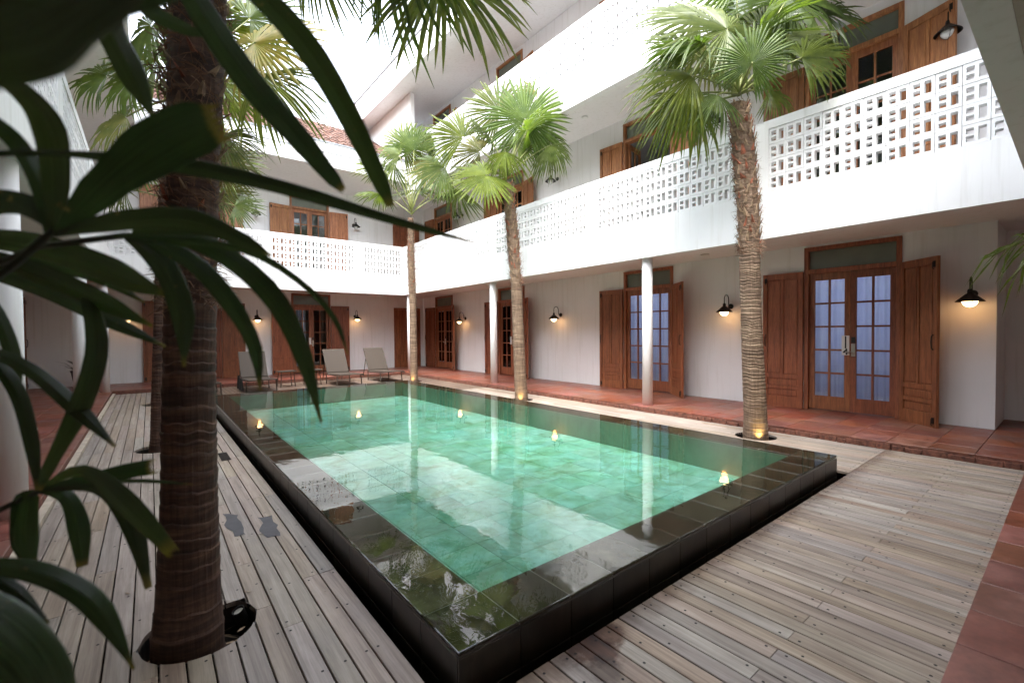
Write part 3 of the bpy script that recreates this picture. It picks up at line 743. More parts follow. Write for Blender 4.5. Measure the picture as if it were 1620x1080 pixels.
for c_y in DOORS_R[:2]:
    ld = bpy.data.lights.new('curtain_fill', 'AREA'); ld.energy = 2.6; ld.size = .9; ld.color = (.80, .86, 1.0)  # added light behind the curtains, standing in for daylight in the rooms
    lo = link('curtain_fill', ld, rw, (XW + 1.6, c_y, 2.2)); lo.rotation_euler = Vector((1, 0, .25)).to_track_quat('Z', 'Y').to_euler()
# ---- far wing: two storeys, tiled roof
fw = thing('hotel_wing', 'two storey white wing across the far end of the pool under a clay tiled roof', 'building')
DOORS_F = [1.20, 4.75]
mb = MB()
wall_with_openings(mb, 'x', YFW, .22, XLW, 9.399, TZ, 3.07, [(c, TZ, TZ + DH + TH) for c in DOORS_F])
wall_with_openings(mb, 'x', YFW, .22, XLW, 9.399, 3.70, 6.96, [(c, 3.68, 3.68 + DH + TH) for c in DOORS_F])
mb.build('wall', M['plaster'], fw)
mb = MB(); mb.box(XL, XR - .001, YF + .141, 18.22, 3.071, 3.699); mb.box(XL, XR - .001, YF + .141, YF + .2, 2.957, 3.07); mb.box(XL - .5, XR - .001, 15.341, 20.5, 6.962, 7.12)
mb.build('ceiling_slab', M['soffit'], fw)
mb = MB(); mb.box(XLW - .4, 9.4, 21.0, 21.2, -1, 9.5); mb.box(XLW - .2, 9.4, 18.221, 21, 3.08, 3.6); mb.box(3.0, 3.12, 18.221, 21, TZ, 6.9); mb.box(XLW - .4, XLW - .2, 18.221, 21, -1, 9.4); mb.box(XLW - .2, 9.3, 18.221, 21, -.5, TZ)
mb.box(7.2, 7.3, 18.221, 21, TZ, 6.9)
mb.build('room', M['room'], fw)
parapet(fw, 'x', YF, XL, XR - .001, 2.955, [.35, 2.9, 5.75], 1, 1)
for c, cu in zip(DOORS_F, ('half', 'half')): french_door(fw, (c, YFW, TZ), 0, curtain=cu, al=6, ar=6, plate=True)
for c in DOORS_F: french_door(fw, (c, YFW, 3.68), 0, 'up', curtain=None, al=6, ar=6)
# a plain double panel door in the corner
for zz in (TZ, 3.70):
    fr = MB(); fr.box(-.60, -.54, -.04, -.001, 0, 2.50); fr.box(.54, .60, -.04, -.001, 0, 2.50); fr.box(-.54, .54, -.04, -.001, 2.44, 2.50)
    o = fr.build('panel_door', M['teak'], fw, .003, loc=(8.62, YFW, zz))
    for sx in (-.54, 0.002): l_ = link('door_leaf', shutter_mesh(2.43, .538, M['teak']), o, (sx, -.022, .005))
mb = MB(); mb.prism([(15.3, 6.96), (15.3, 7.40), (15.34, 7.40), (15.34, 6.97)], XL - .5, XR - .002, 'x'); mb.box(XL - .5, XR - .002, 15.27, 15.34, 7.412, 7.74)
mb.prism([(15.34, 7.121), (15.34, 7.70), (19.8, 10.15), (20.5, 9.8), (20.5, 7.121)], XL - .5, XR - .002, 'x')
rf = mb.build('roof', M['plaster'], fw)
def tile_rows(parent, x0, x1, P0, P1, axis, step=.21, rowp=.24):
    """overlapping barrel tiles as real relief joined in one part"""
    mb = MB(); P0 = Vector(P0); P1 = Vector(P1); L = (P1 - P0).length; d = (P1 - P0).normalized(); up = Vector((0, 0, 1)); nrm = (up - d * d.dot(up)).normalized()
    nr = int(L / rowp); nc = int((x1 - x0) / step)
    for r in range(nr):
        for c in range(nc):
            x = x0 + c * step; j = ru(-.01, .01); base = P0 + d * (r * rowp)
            pr = [(0, 0), (.03, .028), (.08, .045), (.13, .028), (.165, .004), (.21, .0)]
            lo = [base + nrm * (z + .035 + j) for _, z in pr]; hi = [base + d * (rowp * 1.15) + nrm * (z + .01 + j) for _, z in pr]
            def sh(p, u): return Vector((x + u, p.y, p.z)) if axis == 'x' else Vector((p.x, x + u, p.z))
            vs = [sh(p, u) for p, (u, _) in zip(lo, pr)] + [sh(p, u) for p, (u, _) in zip(hi, pr)] + [sh(p - nrm * .03, u) for p, (u, _) in zip(lo, pr)]
            mb.add(vs, [(k, k+1, 7+k, 6+k) for k in range(5)] + [(12+k, 13+k, k+1, k) for k in range(5)])
    o = mb.build('roof_tile', M['rooftile'], parent, fix=False); o['kind'] = 'stuff'; return o
tile_rows(rf, XL - .5, XR - .05, (0, 15.30, 7.73), (0, 19.8, 10.22), 'x')
mb = MB(); mb.box(XL - .5, XR - .002, 15.245, 15.269, 7.70, 7.75); mb.build('gutter', M['gutter'], rf)

# ---- left wing
lw = thing('hotel_wing', 'shaded two storey white wing left of the pool behind the large foreground leaves', 'building')
DOORS_L = [3.4, 8.2, 13.0, 16.6]
mb = MB()
wall_with_openings(mb, 'y', XLW - .22, .22, YNW, 18.22, TZ, 3.07, [(c, TZ, TZ + DH + TH) for c in DOORS_L])
wall_with_openings(mb, 'y', XLW - .22, .22, YNW, 18.22, 3.70, 6.96, [(c, S1, S1 + DH + TH) for c in DOORS_L])
mb.build('wall', M['plaster'], lw)
mb = MB(); mb.box(XLW - 3, XL - .141, YNW, 18.22, 3.071, 3.699); mb.box(XL - .2, XL - .141, YN, YF, 2.957, 3.07); mb.box(XLW - 3, -.2, YNW, 20.5, 6.961, 7.119)
mb.build('ceiling_slab', M['soffit'], lw)
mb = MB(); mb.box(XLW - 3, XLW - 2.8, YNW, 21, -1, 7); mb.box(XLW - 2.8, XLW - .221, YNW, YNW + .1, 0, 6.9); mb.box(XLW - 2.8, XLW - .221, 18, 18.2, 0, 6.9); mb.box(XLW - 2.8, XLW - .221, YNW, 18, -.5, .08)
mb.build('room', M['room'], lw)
parapet(lw, 'y', XL, YN, YF, 2.955, [3.9, 7.35, 10.8, 14.2], -1, 1)
for c in DOORS_L:
    french_door(lw, (XLW, c, TZ), math.pi/2, curtain='half', al=6, ar=8); french_door(lw, (XLW, c, S1), math.pi/2, 'up', curtain=None, al=6, ar=8)
for yy, r in ((5.40, .115), (10.55, .10), (15.55, .10)): column(lw, XL - .17, yy, r)
mb = MB(); mb.box(-.26, -.2, YNW, 15.269, 6.96, 7.86); mb.prism([(-.26, 7.12), (-.26, 7.80), (-3.6, 9.5), (-5.8, 8.3), (-5.8, 7.12)], YNW, 20.5, 'y')
rf = mb.build('roof', M['plaster'], lw)
tile_rows(rf, YNW, 20.4, (-.22, 0, 7.83), (-3.6, 0, 9.55), 'y', .42, .48)

# ---- near wing above and behind the photographer
nw = thing('hotel_wing', 'near wing whose shaded balcony underside crosses the top right corner', 'building')
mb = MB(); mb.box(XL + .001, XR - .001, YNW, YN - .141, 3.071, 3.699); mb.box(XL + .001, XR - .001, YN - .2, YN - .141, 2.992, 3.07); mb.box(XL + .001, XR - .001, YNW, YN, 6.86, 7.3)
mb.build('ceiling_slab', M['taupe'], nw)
mb = MB(); mb.box(XLW - 3, 10.8, YNW - .22, YNW - .001, -1, 6.95); mb.box(-.2, XR, YN + .15, YN + .2, 7.301, 7.9); mb.build('wall', M['plaster'], nw)
parapet(nw, 'x', YN, XL + .001, XR - .001, 2.99, [2.0, 5.2], -1, 0)

# ------------------------------------------------------------------ wall lamps
def lamp_meshes():
    d = {}
    p = MB(); p.lathe([(.055, 0), (.055, .012), (.035, .03)], 20, (0, 0, 0), (0, -1, 0)); d['plate'] = p.mesh('wall_plate', M['iron'], smooth=False)
    p = MB(); pts = [(0, -.02, 0), (0, -.07, 0), (0, -.095, .03), (0, -.10, .14)]
    pts += [(0, -.19 + .09 * math.cos(a), .14 + .09 * math.sin(a)) for a in [math.pi * k / 8 for k in range(1, 9)]] + [(0, -.28, .10), (0, -.28, .03)]
    p.tube(pts, .009, 8); d['arm'] = p.mesh('arm', M['iron'], smooth=True)
    p = MB(); p.lathe([(.022, .055), (.030, .03), (.030, -.005), (.05, -.015), (.155, -.115), (.158, -.125), (.150, -.122), (.045, -.025)], 28, (0, -.28, 0), cap=False); d['shade'] = p.mesh('lamp_shade', M['iron'], smooth=True)
    p = MB(); p.lathe([(.06, -.085)] + [(.088 * math.sin(t), -.128 - .088 * math.cos(t - 0) * -1 * -1 + 0) for t in [1.57 - .196 * 0]] , 20, (0, -.28, 0), cap=False)
    p = MB(); prof = [(.05, -.07), (.082, -.10)] + [(.085 * math.cos(t), -.118 - .085 * math.sin(t)) for t in [k * math.pi / 14 for k in range(0, 7)]] + [(.002, -.203)]
    p.lathe(prof, 20, (0, -.28, 0), cap=False); d['on'] = p.mesh('globe', M['globe_on'], smooth=True)
    d['off'] = d['on'].copy(); d['off'].materials.clear(); d['off'].materials.append(M['globe_off'])
    p = MB()
    for k in range(4):
        a = k * math.pi / 2 + .4; p.tube([(.092 * math.cos(a) * math.cos(t), -.28 + .092 * math.sin(a) * math.cos(t), -.118 - .092 * math.sin(t)) for t in [j * math.pi / 12 for j in range(7)]], .0028, 5)
    d['cage'] = p.mesh('cage', M['iron'])
    return d
LM = lamp_meshes()
def wall_lamp(loc, rotz, lit, label):
    t = thing('wall_lamp', label, 'wall lamp', loc, rotz, 'black gooseneck wall lamps between the doors')
    link('wall_plate', LM['plate'], t); link('arm', LM['arm'], t); link('lamp_shade', LM['shade'], t); link('globe', LM['on' if lit else 'off'], t); link('cage', LM['cage'], t)
    if lit:
        ld = bpy.data.lights.new('lamp_bulb', 'POINT'); ld.energy = 0.12; ld.color = (1, .42, .12); ld.shadow_soft_size = .05
        lo = link('lamp_bulb', ld, t, (0, -.28, -.25))
    return t
rz = -math.pi/2
wall_lamp((XW, 1.0, 2.05), rz, True, 'lit black lamp at the right end of the ground floor wall, beyond room 114')
wall_lamp((XW, 4.53, 2.04), rz, True, 'lit black lamp on the ground floor wall just left of the nearest slim palm trunk')
wall_lamp((XW, 9.50, 2.04), rz, True, 'lit black lamp on the ground floor wall right of the middle palm')
wall_lamp((XW, 14.62, 2.08), rz, True, 'lit black lamp on the ground floor wall between the two farthest right hand doors')
wall_lamp((XW, 1.26, 5.94), rz, False, 'unlit black lamp at the top right beside the open upper shutter')
wall_lamp((XW, 4.75, 5.94), rz, False, 'unlit black lamp on the balcony wall left of the nearest slim palm')
wall_lamp((XW, 9.6, 6.0), rz, False, 'unlit black lamp on the balcony wall right of the middle palm crown')
wall_lamp((XW, 14.74, 6.0), rz, False, 'unlit black lamp on the balcony wall between the two far upper doors')
wall_lamp((2.92, YFW, 2.16), 0, True, 'lit black lamp on the far wall between the two far doors above the left lounger')
wall_lamp((6.38, YFW, 2.22), 0, True, 'lit black lamp on the far wall above the right hand lounger')
wall_lamp((-.52, YFW, 2.12), 0, True, 'lit black lamp on the far wall beside the left column')
wall_lamp((2.94, YFW, 5.78), 0, False, 'unlit black lamp on the far balcony wall left of the upper door')
wall_lamp((6.38, YFW, 5.82), 0, False, 'unlit black lamp on the far balcony wall right of the upper door')
for (x, y, z, lab) in ((8.71, 4.72, 3.07, 'small round ceiling light under the balcony left of door 114'), (8.54, 7.75, 6.86, 'small round ceiling light in the soffit above the open upper door'), (8.6, 12.0, 3.07, 'small round ceiling light under the balcony by the third door'), (8.6, 14.3, 6.86, 'small round ceiling light in the soffit above the far balcony')):
    mb = MB(); mb.lathe([(.08, z - .001), (.085, z - .02), (.06, z - .03), (.02, z - .03)], 20, (x, y, 0)); tag(mb.build('ceiling_light', M['white']), lab, 'ceiling light')

# ------------------------------------------------------------------ palms
def fan_mesh(seed, spread, nseg=44, droop=.16, name='blade', cup=.12, mat=None):
    r_ = random.Random(seed); mb = MB(); mb.v = []; half = spread / 2
    st = [(.03, 1), (.30, 1), (.56, 1), (.72, .72), (.87, .42), (1, .03)]
    dl = spread / nseg / 2
    for i in range(nseg):
        a = -half + spread * (i + .5) / nseg + r_.uniform(-.006, .006)
        Ls = (0.80 + .20 * math.cos(a * .55)) * r_.uniform(.84, 1.04) * (1 if r_.random() > .06 else r_.uniform(.55, .8)); dr = droop * r_.uniform(.4, 1.9); tw = r_.uniform(-.05, .05)
        vs = []
        for t, w in st:
            rr = t * Ls; sag = -dr * max(0, t - .35) ** 2 * 2.2 - cup * (1 - math.cos(a)) * t * .6
            off = tw * max(0, t - .56) ** 1.5
            for s_ in (-1, 0, 1):
                aa = a + s_ * dl * w + off; z = sag + (.020 * t * (1 if s_ == 0 else -1) if t < .6 else (.014 * w if s_ == 0 else -.010 * w))
                if t > .6: x_, y_ = rr * math.cos(aa), rr * math.sin(aa)
                else: x_, y_ = rr * math.cos(aa), rr * math.sin(aa)
                vs.append((x_, y_, z))
        fs = []
        for k in range(len(st) - 1):
            b0, b1 = k * 3, k * 3 + 3
            fs += [(b0, b0+1, b1+1, b1), (b0+1, b0+2, b1+2, b1+1)]
        mb.add(vs, fs)
    me = mb.mesh(name, mat or M['frond'], fix=False); return me
FANS = {'full': [fan_mesh(k, 5.4, 50, .16) for k in range(3)], 'half': [fan_mesh(10 + k, 3.6, 38, .22) for k in range(3)], 'droop': [fan_mesh(20 + k, 3.1, 34, .5, cup=.35) for k in range(3)]}
FANY = {k: [m_.copy() for m_ in v] for k, v in FANS.items()}
for v in FANY.values():
    for m_ in v: m_.materials.clear(); m_.materials.append(M['frond_b'])
def frond(palm, crown, hub, axis, normal, r, kind='full', yellow=False, seed=0):
    axis = axis.normalized(); normal = (normal - axis * normal.dot(axis)).normalized(); side = normal.cross(axis)
    base = palm.location
    mid = crown.lerp(hub, .5) + Vector((0, 0, .10 * (hub - crown).length)) 
    pts = []
    for k in range(7):
        t = k / 6; pts.append((crown * (1 - t) ** 2 + mid * 2 * t * (1 - t) + hub * t * t) - base)
    mb = MB(); mb.tube(pts, [.020 - .011 * k / 6 for k in range(7)], 6)
    pe = mb.build('frond', M['petiole'], palm, smooth=True)
    bl = link('blade', (FANY if yellow else FANS)[kind][seed % 3], pe)
    mw = Matrix((axis, side, normal)).transposed().to_4x4() @ Matrix.Diagonal((r, r, r, 1)); mw.translation = hub - base
    bl.matrix_basis = mw
    return pe
def trunk(palm, path, radii, zring, mat, pitch=.055, dark=False, fibre=True, seed=1, dark_scale=False, fmul=1.0, bsc=1.0):
    """path: world points bottom->top; radii at those points. Ringed below zring, shaggy above"""
    r_ = random.Random(seed); base = palm.location; path = [Vector(p) for p in path]; radii = [q * (.84 if dark_scale else .76) for q in radii]
    def ev(z):
        for i in range(len(path) - 1):
            if z <= path[i+1].z or i == len(path) - 2:
                t = (z - path[i].z) / (path[i+1].z - path[i].z); s = t * t * (3 - 2 * t) if False else t
                return path[i].lerp(path[i+1], s), radii[i] + (radii[i+1] - radii[i]) * s
    zb, zt = path[0].z, path[-1].z; n_ = 28; vs = []; z = zb; rows = 0
    prof = []
    while z < zt:
        p_ = pitch * r_.choice((.6, .8, 1, 1, 1.2, 1.5)) * (1.0 if z > zb + .5 else 1.25)
        prof += [(z, -.000), (z + p_ * .80, (.011 if z < zring else .006) * min(1, .25 + max(0, z) * .9)), (z + p_ * .9, .007 if z < zring else 0.0)]
        z += p_
    ph = [r_.uniform(0, 6.28) for _ in range(6)]
    for (z, off) in prof:
        c, rr = ev(min(z, zt)); 
        for k in range(n_):
            a = 2 * math.pi * k / n_
            q = .012 * math.sin(3 * a + ph[0] + z * .9) + .008 * math.sin(5 * a + ph[1] - z * 2) + .02 * noise.noise((a * 2, z * 9, seed))
            ra = rr * (1 + q) + off * rr * 4.5 * (1 + .5 * noise.noise((a * 1.5, z * 20, seed + 9)))
            wob = .022 * noise.noise((math.cos(a) * 2, math.sin(a) * 2, z * 4 + seed)) + .010 * math.sin(a + ph[2])
            vs.append(c + Vector((ra * math.cos(a), ra * math.sin(a), wob)) - base)
    rows = len(prof); fs = [(i*n_+k, i*n_+(k+1)%n_, (i+1)*n_+(k+1)%n_, (i+1)*n_+k) for i in range(rows-1) for k in range(n_)]
    mb = MB(); mb.add(vs, fs); tr = mb.build('trunk', mat, palm, fix=False, smooth=False)
    # old leaf bases, criss-crossed
    if fibre:
        mb = MB(); nb = int((zt - zring) * 62)
        for k in range(nb):
            z = zring + (zt - zring) * (k + r_.random()) / nb; c, rr = ev(z); a = k * 2.39996; 
            o = Vector((math.cos(a), math.sin(a), 0)); s = Vector((-math.sin(a), math.cos(a), 0)); L = r_.uniform(.06, .14) * (rr / .13) * bsc; w = r_.uniform(.014, .030) * (rr / .13) * bsc
            b0 = c + o * rr * .96 - base; tip = b0 + Vector((0, 0, L)) + o * r_.uniform(.012, .05) + s * r_.uniform(-.05, .05)
            mb.cur = 0 if r_.random() < .7 else 1
            mb.add([b0 - s * w * 1.4, b0 + s * w * 1.4, b0 + o * .018 + Vector((0, 0, .01)), tip - s * w * .35, tip + s * w * .35, tip + o * .008], [(0, 2, 5, 3), (2, 1, 4, 5), (0, 3, 4, 1), (3, 5, 4)])
        mb.build('leaf_base', [M['boot'], M['boot_red']], palm, fix=False)['kind'] = 'stuff'
        mb = MB(); nb = int((zt - zring) * 300 * fmul)
        for k in range(nb):
            z = r_.uniform(zring - .12, zt); c, rr = ev(max(zb, z)); a = r_.uniform(0, 6.28); o = Vector((math.cos(a), math.sin(a), 0)); s = Vector((-math.sin(a), math.cos(a), 0))
            p0 = c + o * rr * 1.04 - base; d_ = (s * r_.uniform(-1, 1) + Vector((0, 0, r_.uniform(-.7, .8))) + o * r_.uniform(.05, .45)).normalized() * r_.uniform(.03, .15)
            w = Vector((0, 0, 1)).cross(d_).normalized() * .0022 + Vector((0, 0, .0018)); md = p0 + d_ * .55 + o * .012
            mb.add([p0 - w, p0 + w, md + w, md - w, p0 + d_], [(0, 1, 2, 3), (3, 2, 4)])
        mb.build('fibre', M['fibre'], palm, fix=False)['kind'] = 'stuff'
    return ev
def fan_at(palm, crown, D, spec):
    """spec: hub x, hub y, depth offset, direction angle (deg, 0 right, 90 up), forward tilt, radius m, kind, yellow"""
    hx, hy, dd, ang, tilt, r, kind = spec[:7]; yel = len(spec) > 7 and spec[7]
    hub = at(hx, hy, D + dd); a = math.radians(ang)
    ax = R_ * math.cos(a) + U_ * math.sin(a) + Fw * tilt
    nr = -Fw + Vector((0, 0, .55)) + R_ * ru(-.25, .25)
    frond(palm, crown, hub, ax, nr, r, kind, yel, int(hx + hy))
def crown_fill(palm, crown, n_, r0, r1, lo, hi, rb, seed, skip=None, L=(.6, 1.0)):
    r_ = random.Random(seed)
    for k in range(n_):
        az = k * 2.39996 + r_.uniform(-.3, .3); el = math.radians(r_.uniform(lo, hi)); d_ = Vector((math.cos(az) * math.cos(el), math.sin(az) * math.cos(el), math.sin(el)))
        if skip and skip(d_): continue
        hub = crown + d_ * r_.uniform(*L)
        ax = (d_ + Vector((0, 0, -.45 - (.4 if el < 0 else 0)))).normalized(); nr = Vector((0, 0, 1)) + d_ * .6 * (1 if el > 0 else .2) + Vector((r_.uniform(-.4, .4), r_.uniform(-.4, .4), 0))
        frond(palm, crown + Vector((0, 0, r_.uniform(-.12, .05))), hub, ax, nr, r_.uniform(r0, r1), 'droop' if el < .1 or r_.random() < .35 else ('full' if r_.random() < .5 else 'half'), r_.random() < .15, k)

# palm C: right, nearest of the three slim ones
pC = thing('fan_palm', 'slim fan palm at the near right corner of the pool, the one nearest door 114', 'palm tree', (6.90, 2.96, 0), group='fan palms around the pool')
D = (Vector((6.9, 2.96, 1.55)) - CAM).dot(Fw)
def wp(px, py, D): return at(px, py, D)
path = [Vector((6.90, 2.96, -.25)), wp(1195, 660, D), wp(1188, 500, D), wp(1184, 330, D), wp(1176, 230, D), wp(1168, 165, D)]
trunk(pC, path, [.235, .200, .175, .185, .195, .16], 2.75, M['trunk'], .045, seed=3, fmul=2.2)
cr = wp(1169, 150, D)
for s in [(1150, 46, -.25, 150, .1, 1.0, 'full'), (1190, 100, -.7, 75, -.2, .58, 'full'), (1247, -4, -.1, 35, .2, 1.0, 'full'), (1268, 92, -.5, 20, -.1, .70, 'half'),
          (1095, 120, -.2, 205, -.1, .95, 'droop'), (1085, 150, .2, 230, 0, .90, 'droop'), (1105, 30, .3, 165, .1, 1.0, 'half'), (1285, 70, .3, 5, .1, .72, 'half'),
          (1135, 150, -.3, 235, -.2, .55, 'droop'), (1200, 20, .6, 80, .3, 1.0, 'full'), (1120, 75, .6, 190, .2, .9, 'half', True), (1075, 70, .1, 175, 0, .62, 'half'), (1300, 20, .2, 15, .1, .8, 'half'), (1165, -30, .4, 100, .2, 1.0, 'full'), (1215, 145, .5, -20, .1, .6, 'half'), (1105, 175, .5, 215, .1, .55, 'half'), (1245, 60, -.2, 0, -.3, .65, 'half'),
          (1210, 60, .2, 60, .1, .9, 'half')]: fan_at(pC, cr, D, s)
crown_fill(pC, cr, 4, .75, .9, 35, 80, .9, 5, L=(.7, 1.1))
# palm B: middle
pB = thing('fan_palm', 'slim fan palm halfway along the right pool edge, the middle one of three', 'palm tree', (6.66, 8.0, 0), group='fan palms around the pool')
D = (Vector((6.66, 8.0, 1.55)) - CAM).dot(Fw)
path = [Vector((6.66, 8.0, -.25)), wp(823, 600, D), wp(817, 450, D), wp(809, 350, D), wp(803, 290, D)]
trunk(pB, path, [.21, .175, .16, .17, .14], 2.65, M['trunk'], .045, seed=8, fmul=1.6)
cr = wp(803, 278, D)
for s in [(830, 190, -.2, 80, .1, 1.22, 'full'), (733, 218, -.3, 140, 0, .95, 'half'), (705, 264, -.1, 185, 0, .98, 'half'), (770, 277, -.5, 200, -.2, .95, 'full'), (858, 215, .1, -25, 0, .85, 'droop'),
          (728, 300, .2, 235, 0, .7, 'droop'), (790, 175, .5, 110, .2, 1.1, 'full'), (870, 230, -.2, -55, -.1, .7, 'droop'), (760, 240, .4, 170, .1, 1.0, 'half', True), (850, 150, .6, 60, .2, 1.0, 'half', True), (800, 240, -.5, 250, -.3, .7, 'droop')]: fan_at(pB, cr, D, s)
crown_fill(pB, cr, 3, .7, .95, 10, 80, .9, 6, L=(.7, 1.1))
# palm D: far
pD = thing('fan_palm', 'slim fan palm at the far right corner of the pool, farthest of three', 'palm tree', (6.60, 13.3, 0), group='fan palms around the pool')
D = (Vector((6.6, 13.3, 1.55)) - CAM).dot(Fw)
path = [Vector((6.60, 13.3, -.25)), wp(655, 590, D), wp(653, 480, D), wp(650, 400, D), wp(650, 345, D)]
trunk(pD, path, [.185, .155, .140, .135, .10], 2.9, M['trunk'], .05, seed=13)
cr = wp(651, 335, D)
for s in [(655, 238, 0, 110, .1, 1.15, 'half'), (632, 245, -.3, 170, 0, .95, 'droop'), (640, 232, .4, 60, .2, 1.1, 'full'), (680, 262, .2, 190, 0, 1.0, 'full', True), (672, 228, .5, 30, .1, 1.0, 'half'), (625, 262, 0, 220, 0, .8, 'droop'), (690, 250, .3, -20, 0, .9, 'droop')]: fan_at(pD, cr, D, s)
crown_fill(pD, cr, 5, .8, 1.0, 25, 80, .9, 7, L=(1.1, 1.6))
# palm A: big near left
pA = thing('fan_palm', 'thick dark fan palm rising from the deck in the left foreground', 'palm tree', (0.15, 2.88, 0), group='fan palms around the pool')
DA = (Vector((.15, 2.88, 1.55)) - CAM).dot(Fw)
path = [Vector((.13, 2.86, -.25)), wp(299, 1000, DA - .02), wp(300, 940, DA), wp(301, 800, DA), wp(300, 620, DA), wp(302, 430, DA), wp(306, 250, DA), wp(312, 60, DA), wp(318, -160, DA), wp(322, -330, DA)]
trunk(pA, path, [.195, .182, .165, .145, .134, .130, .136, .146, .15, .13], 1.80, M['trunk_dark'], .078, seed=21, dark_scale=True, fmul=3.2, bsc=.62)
cr = wp(322, -345, DA)
fan_at(pA, cr, DA, (700, -45, .45, -50, -.15, .66, 'half'))
fan_at(pA, cr, DA, (640, -110, .3, -110, 0, .62, 'droop'))
fan_at(pA, cr, DA, (505, -75, .9, -85, 0, .42, 'droop'))
crown_fill(pA, cr, 12, .6, .8, 10, 70, .8, 9, L=(.8, 1.1))
# palms E and F, behind it
pE = thing('fan_palm', 'fan palm on the left deck right behind the thick foreground trunk', 'palm tree', (0.08, 7.85, 0), group='fan palms around the pool')
D = (Vector((.08, 7.85, 1.55)) - CAM).dot(Fw)
path = [Vector((.08, 7.85, -.25)), wp(256, 690, D), wp(258, 560, D), wp(262, 420, D), wp(268, 300, D), wp(276, 170, D)]
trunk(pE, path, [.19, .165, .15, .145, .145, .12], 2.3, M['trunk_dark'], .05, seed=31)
cr = wp(280, 155, D)
for s in [(402, 68, 0, 10, 0, 1.05, 'full', True), (395, 30, .4, 60, .2, .9, 'full'), (415, 120, -.2, -35, -.1, .85, 'droop'), (352, 215, .1, -20, 0, .6, 'droop'), (240, 40, -.2, 250, 0, .75, 'full'), (215, 120, 0, 200, 0, .7, 'half'),
          (350, 130, .2, -60, 0, .8, 'half'), (200, 185, -.1, 205, 0, .72, 'half', True), (330, 40, .5, 90, .3, 1.0, 'full', True), (170, 120, .2, 170, .1, .7, 'half'), (345, 250, .2, -50, 0, .55, 'droop', True), (250, 95, .3, 150, .2, .9, 'full')]: fan_at(pE, cr, D, s)
pF = thing('fan_palm', 'farthest left fan palm, mostly hidden behind the two nearer left trunks', 'palm tree', (0.10, 12.9, 0), group='fan palms around the pool')
D = (Vector((.10, 12.9, 1.55)) - CAM).dot(Fw)
path = [Vector((.10, 12.9, -.25)), wp(250, 620, D), wp(252, 520, D), wp(258, 420, D), wp(266, 330, D)]
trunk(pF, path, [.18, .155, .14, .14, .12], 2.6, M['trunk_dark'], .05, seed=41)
cr = wp(268, 318, D)
for s in [(352, 262, 0, 10, 0, .95, 'half'), (350, 305, 0, -15, 0, .8, 'half'), (372, 325, -.2, 0, 0, .65, 'half'), (220, 250, 0, 160, 0, .9, 'full'), (300, 230, .3, 80, .1, 1.0, 'full'), (200, 300, 0, 200, 0, .9, 'droop'), (330, 240, -.2, 40, 0, .9, 'full', True)]: fan_at(pF, cr, D, s)

# garden spots in the pits
def pit_spot(x, y, tx, ty, energy, label):
    t = thing('garden_spotlight', label, 'spotlight', (x, y, -.05)); d_ = Vector((tx - x, ty - y, .45)).normalized()
    mb = MB(); mb.lathe([(.024, -.06), (.030, -.05), (.032, .05), (.028, .05), (.024, .035)], 16, (0, 0, 0), d_, cap=True); mb.build('spot_body', M['iron'], t, smooth=False)
    mb = MB(); mb.lathe([(.001, .040), (.024, .040)], 16, (0, 0, 0), d_, cap=False); mb.build('spot_lens', M['steel'], t)
    if energy:
        ld = bpy.data.lights.new('spot_bulb', 'SPOT'); ld.energy = energy; ld.color = (1, .72, .25); ld.spot_size = 1.6; ld.spot_blend = .8; ld.shadow_soft_size = .03
        lo = link('spot_bulb', ld, t, d_ * .07); lo.rotation_euler = d_.to_track_quat('-Z', 'Y').to_euler()
pit_spot(.375, 2.96, .22, 2.9, 0, 'small black spotlight in the round pit of the thick foreground palm')
pit_spot(6.70, 2.80, 6.86, 2.96, 1.3, 'lit ground spotlight at the foot of the near right palm')
pit_spot(6.47, 7.84, 6.62, 7.98, 1.3, 'lit ground spotlight at the foot of the middle right palm')
pit_spot(6.42, 13.14, 6.55, 13.28, 1.3, 'lit ground spotlight at the foot of the far right palm')
mb = MB(); bmk = [(.045, -.03), (.07, .0), (.055, .035), (.01, .05)]; mb.lathe(bmk, 9, (-.0, 2.78, -.10), (.3, .2, 1)); tag(mb.build('stone', mat_simple('tan stone', (.30, .22, .15), .8, nz=.3)), 'tan rounded stone lying in the pit left of the thick palm trunk', 'stone')

lb = MB()
for k in range(46):
    while True:
        x_, y_ = ru(-.6, 7.3), ru(.45, 9)
        if not (GX0 < x_ < GX1 and y_ > GY0) and (x_ > 5.95 or y_ < 1.5 or x_ < .9): break
    a = ru(0, 6.28); L_ = ru(.008, .03); d1 = Vector((math.cos(a), math.sin(a), 0)) * L_; d2 = Vector((-math.sin(a), math.cos(a), 0)) * L_ * ru(.15, .4); c = Vector((x_, y_, .004))
    lb.add([c - d1, c + d2 + Vector((0, 0, .004)), c + d1 + Vector((0, 0, .003)), c - d2], [(0, 1, 2, 3)])
o = lb.build('fallen_leaf_bits', M['boot'], fix=False); o['kind'] = 'stuff'; tag(o, 'small dry leaf bits scattered over the grey deck boards', 'leaf litter')

